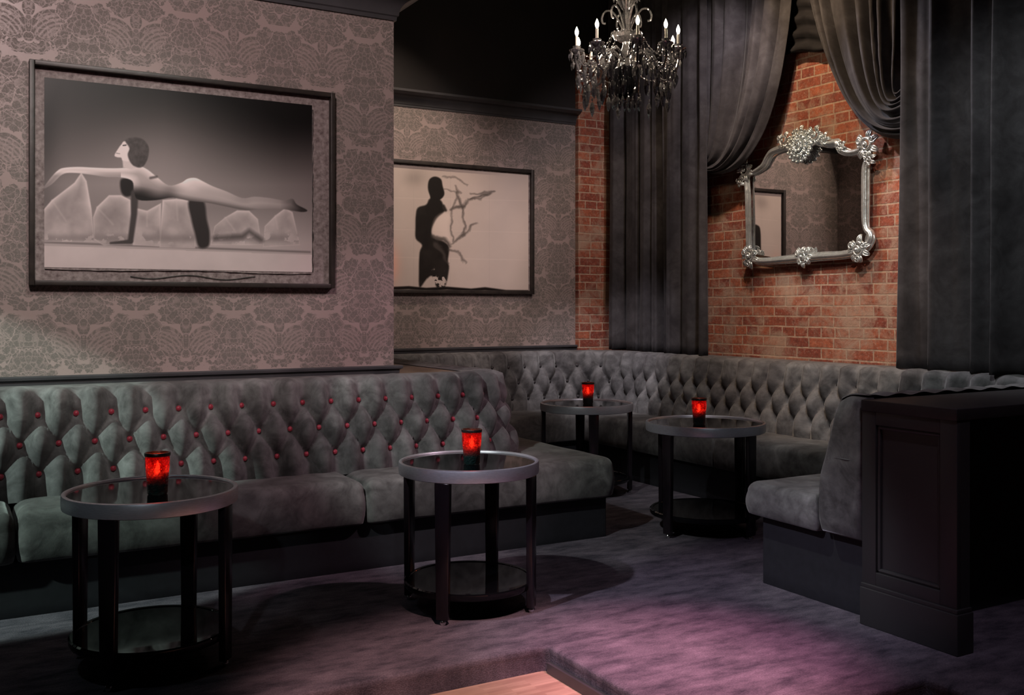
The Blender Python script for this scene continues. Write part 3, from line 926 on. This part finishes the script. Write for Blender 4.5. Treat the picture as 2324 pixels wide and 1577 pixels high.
def framed_picture(name, label, x0, x1, z0, z1, yw, fw, dp, pr, paint, nx, nz):
    """frame outer x0..x1,z0..z1 on wall plane yw; pr=(print x0,x1,z0,z1)"""
    t = empty(name, ((x0 + x1) / 2, yw, (z0 + z1) / 2), label, 'picture')
    bm = B(); y0, y1 = yw - dp, yw - .001
    box(bm, x0, x0 + fw, y0, y1, z0, z1, bev=.003); box(bm, x1 - fw, x1, y0, y1, z0, z1, bev=.003)
    box(bm, x0 + fw, x1 - fw, y0, y1, z0, z0 + fw, bev=.003); box(bm, x0 + fw, x1 - fw, y0, y1, z1 - fw, z1, bev=.003)
    keep(obj('frame', bm, 'frame_wood', t, angle=30))
    bm = B(); box(bm, x0 + fw * .6, x1 - fw * .6, yw - .012, yw - .001, z0 + fw * .6, z1 - fw * .6)
    keep(obj('backing', bm, 'mat_paper', t, smooth=False))
    me = print_mesh(*pr[:4], yw - .014, nx, nz, paint)
    o = bpy.data.objects.new('print', me); COL.objects.link(o); o.parent = t; keep(o)
    return t
a = on_y(66, 140, PYW); b = on_y(757, 648, PYW)
pic1 = framed_picture('framed_picture', 'large framed sepia picture of a figure stretched over clear ice blocks',
    .340, 1.866, 1.412, 2.492, YL, .024, .05, (.408, 1.745, 1.500, 2.418), paint1, 560, 380)
# torn lower print edge: a curling dark strip
bm = B(); random.seed(3)
pts = []
for k in range(40):
    u = k / 39; pts.append((.41 + u * 1.33, YL - .016, 1.492 - .004 * math.sin(u * 9) - .003 * random.random()))
tube(bm, pts, [.0018 + .0030 * random.random() for _ in pts], 6, flat=.3)
pts2 = [(.80 + .03 * k, YL - .018, 1.462 - .010 * math.sin(k * .5)) for k in range(22)]
tube(bm, pts2, .002, 6)
pts3 = [(1.748 + .003 * math.sin(k * 1.7) * random.random(), YL - .0155, 1.50 + .0229 * k) for k in range(40)]
tube(bm, pts3, [.001 + .0045 * random.random() ** 2 for _ in pts3], 6)
keep(obj('torn_edge', bm, 'frame_wood', pic1))
pic2 = framed_picture('framed_picture', 'framed sepia picture of a dark standing silhouette with ink like wisps',
    3.03, 4.475, 1.425, 2.515, YF, .030, .045, (3.07, 4.43, 1.455, 2.470), paint2, 440, 320)

# =====================================================================  ornate mirror on the brick wall
MX = XR - .035
def mp(zx, zy, off=0):
    v = on_x(1620 + zx / 4.15, 260 + zy / 4.15, MX)
    return Vector((MX - off, v.y, v.z))
mir = empty('ornate_mirror', tuple(mp(900, 800)), 'silver rococo wall mirror with carved rosette crest on the brick wall', 'mirror')
gl = [(370, 1310), (368, 600), (420, 540), (500, 470), (545, 415), (640, 350), (760, 290), (900, 270), (1080, 280), (1190, 290), (1235, 350), (1310, 370), (1420, 350), (1450, 400), (1445, 1070), (1490, 1150), (1470, 1230), (1380, 1300), (1100, 1330), (600, 1350)]
bm = B()
vs = [bm.verts.new(mp(x, y, .006)) for x, y in gl]; vs2 = [bm.verts.new(mp(x, y, -.006)) for x, y in gl]
f = bm.faces.new(vs); bm.faces.new(vs2[::-1])
for i in range(len(vs)):
    j = (i + 1) % len(vs); bm.faces.new((vs[i], vs[j], vs2[j], vs2[i]))
keep(obj('mirror_pane', bm, 'mirror_glass', mir, smooth=False))
cl = [(355, 1290), (348, 1000), (342, 760), (335, 640), (345, 570), (420, 535), (490, 485), (525, 420), (570, 360), (640, 330), (720, 300), (840, 262), (960, 245), (1060, 262), (1120, 275), (1185, 270), (1225, 330), (1300, 362), (1380, 350), (1450, 320), (1478, 400), (1455, 500), (1452, 760), (1455, 1050), (1500, 1120), (1500, 1190), (1430, 1270), (1260, 1320), (1060, 1335), (880, 1350), (680, 1368), (480, 1382), (390, 1360)]
c3 = catmull([mp(x, y, .02) for x, y in cl], 5, True)
bm = B(); tube(bm, c3, .026, 12, True, flat=.9)
c4 = catmull([mp(x, y, .040) for x, y in cl], 5, True); tube(bm, c4, .010, 8, True)
cen = sum(c3, Vector()) / len(c3)
c5 = [p + (cen - p).normalized() * .026 - Vector((.004, 0, 0)) for p in c3]; tube(bm, c5, .007, 8, True)
c6 = [p - (cen - p).normalized() * .026 - Vector((.0, 0, 0)) for p in c3]; tube(bm, c6, .008, 8, True)
keep(obj('frame', bm, 'silver_leaf', mir, angle=None))
def scroll(bm, c, r, a0, turns, w, sgn=1, depth=.03):
    pts = []; rs = []
    n = int(14 * turns) + 4
    for k in range(n):
        t = k / (n - 1); a = a0 + sgn * turns * 2 * PI * t; rr = r * (1 - .82 * t)
        pts.append(Vector((c.x - depth - .012 * t, c.y + rr * math.cos(a), c.z + rr * math.sin(a)))); rs.append(w * (1 - .45 * t))
    tube(bm, pts, rs, 7)
def leaf(bm, c, ang, ln, w, depth=.03):
    """acanthus leaf: curved fluted blade"""
    dirv = Vector((0, math.cos(ang), math.sin(ang))); nv = Vector((0, -math.sin(ang), math.cos(ang)))
    for k in (-1, 0, 1):
        pts = []; rs = []
        for q in range(8):
            t = q / 7
            pts.append(c + dirv * ln * t + nv * k * w * math.sin(PI * t * .9) - Vector((depth + .014 * math.sin(PI * t), 0, 0)))
            rs.append(w * .42 * (math.sin(PI * (.15 + .8 * t))) + .001)
        tube(bm, pts, rs, 6)
def ornament(c, r, n, seed):
    random.seed(seed); bm = B()
    scroll(bm, c, r * .55, random.random() * 6, 1.6, r * .13, 1, .045)
    for k in range(n):
        a = 2 * PI * k / n + random.uniform(-.15, .15)
        leaf(bm, c + Vector((0, math.cos(a), math.sin(a))) * r * .35, a, r * random.uniform(.55, .8), r * .17, .034)
    for k in range(n // 2):
        a = 2 * PI * k / (n // 2) + .5
        cc = c + Vector((0, math.cos(a), math.sin(a))) * r * .62
        scroll(bm, cc, r * .26, a + 1, 1.2, r * .085, 1 if k % 2 else -1, .05)
    bmesh.ops.create_uvsphere(bm, u_segments=12, v_segments=8, radius=r * .16, matrix=Matrix.Translation(c - Vector((.062, 0, 0))))
    return keep(obj('ornament', bm, 'silver_leaf', mir, angle=None))
# crest: rosette of nested petals
bm = B(); rc = mp(855, 300); random.seed(5)
for ring, (rr, nn_, ww) in enumerate(((.105, 18, .016), (.072, 14, .016), (.040, 9, .014))):
    for k in range(nn_):
        a = 2 * PI * (k + ring * .5) / nn_
        c = rc + Vector((0, math.cos(a), math.sin(a))) * rr * .55
        leaf(bm, c, a, rr * .62, ww, .04 + .012 * ring)
        bmesh.ops.create_uvsphere(bm, u_segments=8, v_segments=6, radius=ww * .75, matrix=Matrix.Translation(rc + Vector((-.055 - .012 * ring, rr * 1.08 * math.cos(a), rr * 1.08 * math.sin(a)))))
scroll(bm, rc, .026, 0, 2, .006, 1, .075)
keep(obj('rosette', bm, 'silver_leaf', mir, angle=None))
for (x, y, r, n, sd) in ((330, 530, .062, 7, 1), (1480, 290, .068, 7, 2), (375, 1335, .064, 7, 3), (1400, 1275, .066, 7, 4), (880, 1340, .056, 8, 5), (700, 250, .050, 6, 6), (990, 200, .058, 6, 7), (850, 190, .05, 6, 12), (1080, 240, .036, 6, 8), (290, 640, .034, 5, 9), (1510, 430, .036, 5, 10), (1240, 300, .034, 5, 11)):
    ornament(mp(x, y), r * 1.4, n, sd)

# =====================================================================  drapes
DX = XR - .10
def fold(t, seed, n):
    w = t + .045 * math.sin(2 * PI * (t * 1.7 + seed)) + .02 * math.sin(2 * PI * (t * 4.1 + seed * 2.3))
    v = math.sin(2 * PI * n * w)
    return .75 * v + .25 * math.sin(4 * PI * n * w + 1.2 + seed) + .35 * math.sin(2 * PI * n * .47 * w + seed * 5)
def straight_drape(name, label, x, y0, y1, z0, z1, n, amp, seed, thick=.0, pinch=None):
    nu, nv = max(80, n * 34), 40; verts = []
    for i in range(nu):
        t = i / (nu - 1)
        for j in range(nv):
            s = j / (nv - 1); z = z1 + (z0 - z1) * s
            tt = t + .012 * math.sin(3 * s + seed + 7 * t)
            a = amp * (.75 + .4 * s) * (1 + .25 * math.sin(9 * t + seed))
            d = a * fold(tt, seed, n) + .006 * mnoise.noise(Vector((t * 20, s * 5, seed)))
            yy = y0 + (y1 - y0) * tt
            verts.append((x - d, yy, z))
    o = obj(name, (verts, [], grid_faces(nu, nv)), 'drape', angle=None)
    md = o.modifiers.new('Solidify', 'SOLIDIFY'); md.thickness = .004; md.offset = -1
    return tag(o, label, 'curtain', 'charcoal velvet drapes on the brick wall')
def bez(P, t):
    a = [Vector(p) for p in P]
    while len(a) > 1: a = [a[i].lerp(a[i + 1], t) for i in range(len(a) - 1)]
    return a[0]
def swag(name, label, x, curves, n, amp, seed, nu=150, nv=70, sharp=1.0):
    """curves: functions of t in [0,1] giving control points as traced"""
    verts = []
    for i in range(nu):
        t = i / (nu - 1); P = curves(t)
        for j in range(nv):
            s = j / (nv - 1)
            q = bez(P, s); w = on_x(q.x, q.y, x)
            env = (.45 + .75 * math.sin(PI * min(1, s * 1.02)) ** .7) * (1 - .35 * s)
            d = amp * env * fold(t + .02 * math.sin(4 * s + seed), seed, n) + .05 * math.sin(PI * t) * s
            d += .004 * mnoise.noise(Vector((t * 26, s * 7, seed)))
            verts.append((x - d, w.y, w.z))
    o = obj(name, (verts, [], grid_faces(nu, nv)), 'drape', angle=None)
    md = o.modifiers.new('Solidify', 'SOLIDIFY'); md.thickness = .004
    return tag(o, label, 'curtain', 'charcoal velvet drapes on the brick wall')
straight_drape('drape', 'dark drape hanging straight beside the narrow brick corner strip', DX + .01, 6.42, 7.36, .935, CEIL - .02, 5, .06, .3)
straight_drape('drape', 'dark straight drape hanging beneath the gathered left swag, beside the brick opening', DX - .10, 5.90, 6.47, .925, CEIL - .02, 3, .042, 1.1)
straight_drape('drape', 'wide dark pleated drape beyond the draped brick opening, above the partition', DX - .11, 2.1, 4.10, .935, CEIL - .02, 7, .075, 2.7)
# left swag: sweeps down to the left
def cvL(t):
    # t=0 hem (right side), t=1 outer left
    top = (1812 - 235 * t, -190, 0)
    return [top, (1800 - 205 * t, -20 , 0), (1795 - 195 * t, 150 + 10 * t, 0), (1760 - 165 * t, 300 - 0 * t, 0), (1700 - 90 * t, 420 - 60 * t, 0), (1607 - 4 * t, 392 + 8 * math.sin(PI * t) - 40 * t, 0)]
swag('drape_swag', 'dark velvet swag swept down to the left of the mirror', DX - .05, cvL, 5, .055, .6)
def cvR(t):
    # t=0 hem (left side), t=1 right edge
    top = (1812 + 270 * t, -190, 0)
    e = 1 - t
    return [top, (1830 + 245 * t, 0, 0), (1868 + 200 * t, 170 , 0), (1925 + 130 * t - 10 * t * t, 318 - 95 * t, 0), (2010 + 20 * t, 330 - 95 * t ** 1.0, 0), (2078, 306 - 150 * t ** 1.1, 0)]
swag('drape_swag', 'dark velvet swag with radiating folds hooked up above the mirror\'s right corner', DX - .05, cvR, 7, .06, 1.9)
# small ruched valance between the swags
verts = []; nu, nv = 40, 60
for i in range(nu):
    t = i / (nu - 1)
    for j in range(nv):
        s = j / (nv - 1)
        q = on_x(1755 + 120 * t, -260 + (372 + 3 * math.sin(9 * t)) * s + 16 * (1 - t) * s, DX + .03)
        d = .022 * math.sin(2 * PI * (s * 11 + .5 * math.sin(2.5 * t))) + .012 * mnoise.noise(Vector((t * 6, s * 25, 3)))
        verts.append((DX + .03 - d, q.y, q.z))
o = obj('valance', (verts, [], grid_faces(nu, nv)), 'drape_dark', angle=None)
md = o.modifiers.new('Solidify', 'SOLIDIFY'); md.thickness = .004
tag(o, 'short ruched dark valance in the peak between the two swags', 'curtain')

# =====================================================================  chandelier
CC = Vector((3.66, 4.99, 0)); 
ch = empty('chandelier', (CC.x, CC.y, 2.98), 'black and clear crystal chandelier with lit candle bulbs', 'chandelier')
def cadd(name, bm, mat, parent=ch, **k):
    o = obj(name, bm, mat, parent, **k)
    return o
def lw(bm, prof, seg=24, c=(0, 0, 0)): lathe(bm, prof, c, seg)
# all chandelier parts authored relative to the flame plane (z=0 here = 2.98 m)
bm = B(); lw(bm, [(0, CEIL - 2.98 - .03), (.06, CEIL - 2.98 - .03), (.07, CEIL - 2.98), (0, CEIL - 2.98)]); tube(bm, [(0, 0, .42), (0, 0, CEIL - 3.0)], .006, 8)
cadd('ceiling_rod', bm, 'crystal_dark')
bm = B()
lw(bm, [(0, .44), (.012, .43), (.030, .40), (.014, .37), (.022, .34), (.038, .31), (.020, .28), (.012, .24), (.018, .20), (.026, .14), (.020, .10), (.014, .06), (.020, .02), (.030, -.01)])
lw(bm, [(.030, -.01), (.022, -.04), (.026, -.06), (.040, -.10), (.052, -.14), (.060, -.17), (.066, -.20), (0, -.20)])
cadd('stem', bm, 'crystal', angle=30)
bm = B(); lw(bm, [(.01, -.035), (.045, -.025), (.078, -.005), (.09, .02), (.087, .023), (.074, .001), (.04, -.017), (.01, -.025)], 20)
for k in range(20):
    a = 2 * PI * k / 20
    bmesh.ops.create_uvsphere(bm, u_segments=6, v_segments=4, radius=.009, matrix=Matrix.Translation((.09 * math.cos(a), .09 * math.sin(a), .023)))
cadd('bobeche_bowl', bm, 'crystal', angle=30)
bm = B(); lw(bm, [(0, -.19), (.07, -.19), (.082, -.20), (.086, -.22), (.083, -.34), (.078, -.36), (.05, -.385), (.02, -.40), (0, -.402)], 32)
cadd('bowl', bm, 'crystal_dark', angle=30)
bm = B()
for k in range(6):   # upper scrolls
    a = 2 * PI * k / 6 + .3
    P = [(.015, .03), (.05, .11), (.09, .165), (.13, .17), (.152, .135), (.148, .10), (.13, .095)]
    tube(bm, catmull([(r * math.cos(a), r * math.sin(a), z) for r, z in P], 5), .0065, 7)
cadd('scrollwork', bm, 'crystal')
bm = B()
for k in range(14):
    a = 2 * PI * k / 14
    P = [(.02, .17), (.05, .225), (.072, .25), (.082, .225)]
    tube(bm, catmull([(r * math.cos(a), r * math.sin(a), z) for r, z in P], 4), [.004, .006, .008, .008, .008, .008, .008, .008, .008, .007, .006, .005, .003], 6)
cadd('crown', bm, 'crystal')
# pendant prototype mesh
def pendant_bm():
    bm = B(); lw(bm, [(0, 0), (.0035, -.004), (.0035, -.008), (0, -.011)], 6); lw(bm, [(0, -.011), (.006, -.020), (.0095, -.034), (.006, -.052), (0, -.066)], 6)
    return bm
pend = None
def add_pendant(parent, loc, sc=1.0):
    global pend
    if pend is None:
        pend = obj('pendant', pendant_bm(), 'crystal', parent, smooth=False); p = pend
    else:
        p = pend.copy(); COL.objects.link(p); p.parent = parent
    p.location = loc; p.scale = (sc, sc, sc)
    return p
RING = .325
fl = None
for deg in (74, 128, 152, 195, 231, 275, 309, 337, 20):
    a_cam = math.radians(deg)
    dv = Vector((RV[0] * math.cos(a_cam) + FV[0] * math.sin(a_cam), RV[1] * math.cos(a_cam) + FV[1] * math.sin(a_cam), 0))
    up = Vector((0, 0, 1)); sd = dv.cross(up)
    far_ = deg in (20,)
    bm = B()
    zt = -.04 if deg != 20 else -.10
    P = [(.03, -.15), (.07, -.10), (.12, -.085), (.17, -.13), (.20, -.20), (.25, -.245), (.305, -.23), (RING, -.18), (RING, -.14)]
    tube(bm, catmull([dv * r + up * z for r, z in P], 5), .0078, 8)
    for q in (2, 4, 6):
        bmesh.ops.create_uvsphere(bm, u_segments=8, v_segments=6, radius=.013, matrix=Matrix.Translation(dv * P[q][0] + up * P[q][1]))
    arm = cadd('arm', bm, 'crystal')
    c = dv * RING
    bm = B(); lathe(bm, [(.004, -.145), (.014, -.14), (.018, -.128), (.030, -.12), (.044, -.108), (.048, -.10), (.045, -.098), (.03, -.108), (.012, -.112), (.010, -.112)], (c.x, c.y, 0), 14)
    lathe(bm, [(.010, -.112), (.018, -.10), (.024, -.082), (.026, -.078), (.022, -.078), (.012, -.09), (.0, -.09)], (c.x, c.y, 0), 14)
    obj('bobeche', bm, 'crystal', arm, angle=30)
    bm = B(); lathe(bm, [(0, -.10), (.0085, -.10), (.0085, -.018), (.007, -.014), (0, -.014)], (c.x, c.y, 0), 12)
    obj('candle', bm, 'candle_wax', arm, angle=30)
    if fl is None:
        bm = B(); lathe(bm, [(0, -.014), (.006, -.012), (.011, .002), (.012, .012), (.008, .026), (.003, .038), (0, .044)], (0, 0, 0), 12)
        fl = obj('bulb', bm, 'bulb_glow', arm); f_ = fl
    else:
        f_ = fl.copy(); COL.objects.link(f_); f_.parent = arm
    f_.location = (c.x, c.y, 0)
    for k in range(6):
        b = 2 * PI * k / 6 + .2
        add_pendant(arm, (c.x + .045 * math.cos(b), c.y + .045 * math.sin(b), -.102), 1.0)
    for k, r in enumerate((.15, .205, .26, .31)):
        zz = (-.12, -.215, -.25, -.235)[k]
        add_pendant(arm, tuple(dv * r + up * zz), 1.25 if k % 2 else 1.5)
# strings of beads swagged between arms and a hanging skirt
angs = sorted((74, 128, 152, 195, 231, 275, 309, 337, 20))
def ringp(deg, r, z):
    a = math.radians(deg); return Vector((RV[0] * math.cos(a) + FV[0] * math.sin(a), RV[1] * math.cos(a) + FV[1] * math.sin(a), 0)) * r + Vector((0, 0, z))
for i, d0 in enumerate(angs):
    d1 = angs[(i + 1) % len(angs)]
    if d1 < d0: d1 += 360
    A = ringp(d0, RING, -.12); Bq = ringp(d1, RING, -.12)
    bm = B()
    tube(bm, [A.lerp(Bq, k / 12) - Vector((0, 0, .10 * 4 * k / 12 * (1 - k / 12))) for k in range(13)], .0015, 4)
    for k in range(13):
        t = k / 12; p = A.lerp(Bq, t) - Vector((0, 0, .10 * 4 * t * (1 - t)))
        bmesh.ops.create_icosphere(bm, subdivisions=1, radius=.0075, matrix=Matrix.Translation(p))
    cadd('bead_string', bm, 'crystal', smooth=False)
    bm = B()
    A = ringp(d0, .09, .022); Bq = ringp(d0, RING - .03, -.12)
    tube(bm, [A.lerp(Bq, k / 12) - Vector((0, 0, .07 * 4 * k / 12 * (1 - k / 12))) for k in range(13)], .0015, 4)
    for k in range(13):
        t = k / 12; p = A.lerp(Bq, t) - Vector((0, 0, .07 * 4 * t * (1 - t)))
        bmesh.ops.create_icosphere(bm, subdivisions=1, radius=.0062, matrix=Matrix.Translation(p))
    cadd('bead_string', bm, 'crystal', smooth=False)
for i, d0 in enumerate(angs):
    for q in (0, 1):
        d1 = angs[(i + 1) % len(angs)]
        if d1 < d0: d1 += 360
        dd = d0 + (d1 - d0) * (.33 + .34 * q)
        p = ringp(dd, RING - .02, -.215)
        add_pendant(ch, tuple(p), 1.5)
for k in range(16):
    a = k / 16 * 360
    add_pendant(ch, tuple(ringp(a, .085, -.36)), 1.3)
for k in range(24):
    add_pendant(ch, tuple(ringp(k * 15 + 5, .26, -.29 - .05 * (k % 3 == 0))), 1.9)
for q in range(24):
    p = ringp(q * 15 + 5, .26, -.29); bm = B()
    tube(bm, [p, p * .96 + Vector((0, 0, .06)), Vector((p.x * .90, p.y * .90, -.21))], .002, 4)
    cadd('hanging_wire', bm, 'crystal')

# =====================================================================  lights
def light(name, typ, loc, target, color, power, size=.2, angle=60, blend=.5):
    d = bpy.data.lights.new(name, typ); d.color = color; d.energy = power
    if typ == 'SPOT': d.spot_size = math.radians(angle); d.spot_blend = blend; d.shadow_soft_size = size
    elif typ == 'AREA': d.shape = 'RECTANGLE'; d.size = size; d.size_y = size
    else: d.shadow_soft_size = size
    o = bpy.data.objects.new(name, d); COL.objects.link(o); o.location = loc
    if target: o.rotation_euler = (Vector(target) - Vector(loc)).to_track_quat('-Z', 'Y').to_euler()
    return o
# room spots out of view; those for table rims and mirror frame are added
light('wall_wash', 'SPOT', (-.2, 1.3, 4.1), (.9, 5.3, 2.45), (1.0, .80, .77), 520, .3, 48, .6)
light('low_wash', 'SPOT', (.9, 2.6, 4.1), (.8, 5.3, 1.55), (.92, 1.0, .88), 150, .2, 34, .7)
light('green_key', 'SPOT', (-2.7, 3.7, 2.7), (-.25, 5.05, .60), (.76, 1.0, .88), 560, .04, 28, .15)
light('rose_wash', 'SPOT', (4.2, 2.6, 3.6), (2.1, 5.0, .7), (1.0, .66, .76), 220, .05, 30, .6)
light('seat_key', 'SPOT', (-.9, 2.4, 3.9), (2.6, 4.75, .45), (.94, 1.0, .95), 420, .05, 20, .5)
light('floor_key', 'SPOT', (-.9, 3.3, 4.1), (1.0, 3.8, 0), (.74, .92, 1.0), 12, .05, 50, .5)
light('violet_pool', 'SPOT', (-1.3, 2.4, 3.8), (2.75, 3.25, 0), (.84, .80, 1.0), 520, .05, 21, .8)
light('violet_far', 'SPOT', (2.2, 1.2, 4.1), (3.0, 2.9, 0), (.92, .76, 1.0), 80, .05, 44, .9)
light('rose_pool', 'SPOT', (2.4, 1.0, 4.1), (2.40, 2.86, 0), (1.0, .30, .50), 1100, .1, 19, 1.0)
light('dance_light', 'SPOT', (1.0, .8, 4.1), (1.7, 2.7, -.1), (1.0, .60, .56), 900, .06, 28, .6)
light('brick_top', 'SPOT', (4.0, 4.7, 4.15), (5.3, 4.9, 2.5), (1.0, .72, .46), 150, .05, 66, .6)
light('brick_low', 'SPOT', (3.0, 3.6, 3.9), (5.3, 4.7, 1.15), (1.0, .74, .58), 190, .05, 32, .6)
light('pillar_pin', 'SPOT', (4.4, 5.6, 4.0), (5.1, 7.5, 1.6), (1.0, .72, .5), 60, .05, 40, .8)
light('alcove_pin', 'SPOT', (2.7, 6.2, 4.1), (3.1, 7.5, 2.4), (1.0, .80, .62), 130, .05, 56, .9)
light('alcove_wash', 'SPOT', (2.4, 3.0, 4.1), (3.5, 7.5, 1.9), (1.0, .80, .76), 260, .15, 30, .7)
light('booth_key', 'SPOT', (3.6, 3.3, 3.8), (4.9, 5.4, .7), (.97, .93, .97), 120, .03, 38, .6)
light('corner_key', 'SPOT', (3.2, 5.2, 3.6), (4.9, 7.0, .75), (.98, .90, .95), 260, .03, 26, .6)
light('drape_wash', 'SPOT', (4.1, 5.4, 3.9), (5.15, 3.1, 1.6), (.92, .88, .98), 200, .05, 52, .8)
light('drape_front', 'SPOT', (2.2, 1.9, 3.9), (5.2, 3.3, 1.5), (.88, .95, .95), 210, .06, 46, .7)
light('drape_wash_far', 'SPOT', (4.3, 4.7, 3.9), (5.2, 6.6, 2.3), (1.0, .86, .88), 110, .05, 64, .7)
light('mirror_fill', 'SPOT', (3.2, 4.2, 3.9), (5.25, 5.0, 2.0), (.92, 1.0, .98), 110, .04, 18, .4)  # added spot, no fixture: brightens the silver frame
light('rim_fill', 'SPOT', (-.6, .6, 2.3), (.66, 3.75, .55), (.84, .95, 1.0), 42, .04, 13, .5)  # added front spots from the camera side, lightening the table rims
light('rim_fill', 'SPOT', (.5, .4, 2.3), (1.98, 3.8, .55), (.92, .93, 1.0), 38, .04, 12, .5)
light('rim_fill', 'SPOT', (1.6, 1.2, 2.6), (3.85, 4.5, .62), (.80, .95, 1.0), 34, .04, 11, .5)
light('arm_key', 'SPOT', (1.6, 4.2, 3.8), (3.35, 3.25, .6), (.95, 1.0, .92), 150, .05, 16, .5)
for deg in (110, 230, 350):
    p = ringp(deg, .30, 0) + Vector((CC.x, CC.y, 3.0))
    light('candle_light', 'POINT', p, None, (1, .80, .58), 4.0, .05)
for loc in [tuple(V0.location)] + [v[0] for v in VL]:
    light('votive_light', 'POINT', (loc[0], loc[1], loc[2] + .19), None, (1, .12, .05), .12, .02)

w = bpy.data.worlds.new('World'); scene.world = w; w.use_nodes = True
w.node_tree.nodes['Background'].inputs[0].default_value = (.75, .72, .85, 1)
w.node_tree.nodes['Background'].inputs[1].default_value = .010

# =====================================================================  camera
cd = bpy.data.cameras.new('Camera'); cam = bpy.data.objects.new('Camera', cd); COL.objects.link(cam)
cam.location = (0, 0, EYE); cam.rotation_euler = (PI / 2, 0, -TH)
cd.sensor_width = 36; cd.lens = 36 * FOC / 2324; cd.shift_y = -(788.5 - HZ) / 2324
cd.clip_start = .05; cd.clip_end = 60
scene.camera = cam
scene.view_settings.view_transform = 'Standard'
scene.view_settings.exposure = 0
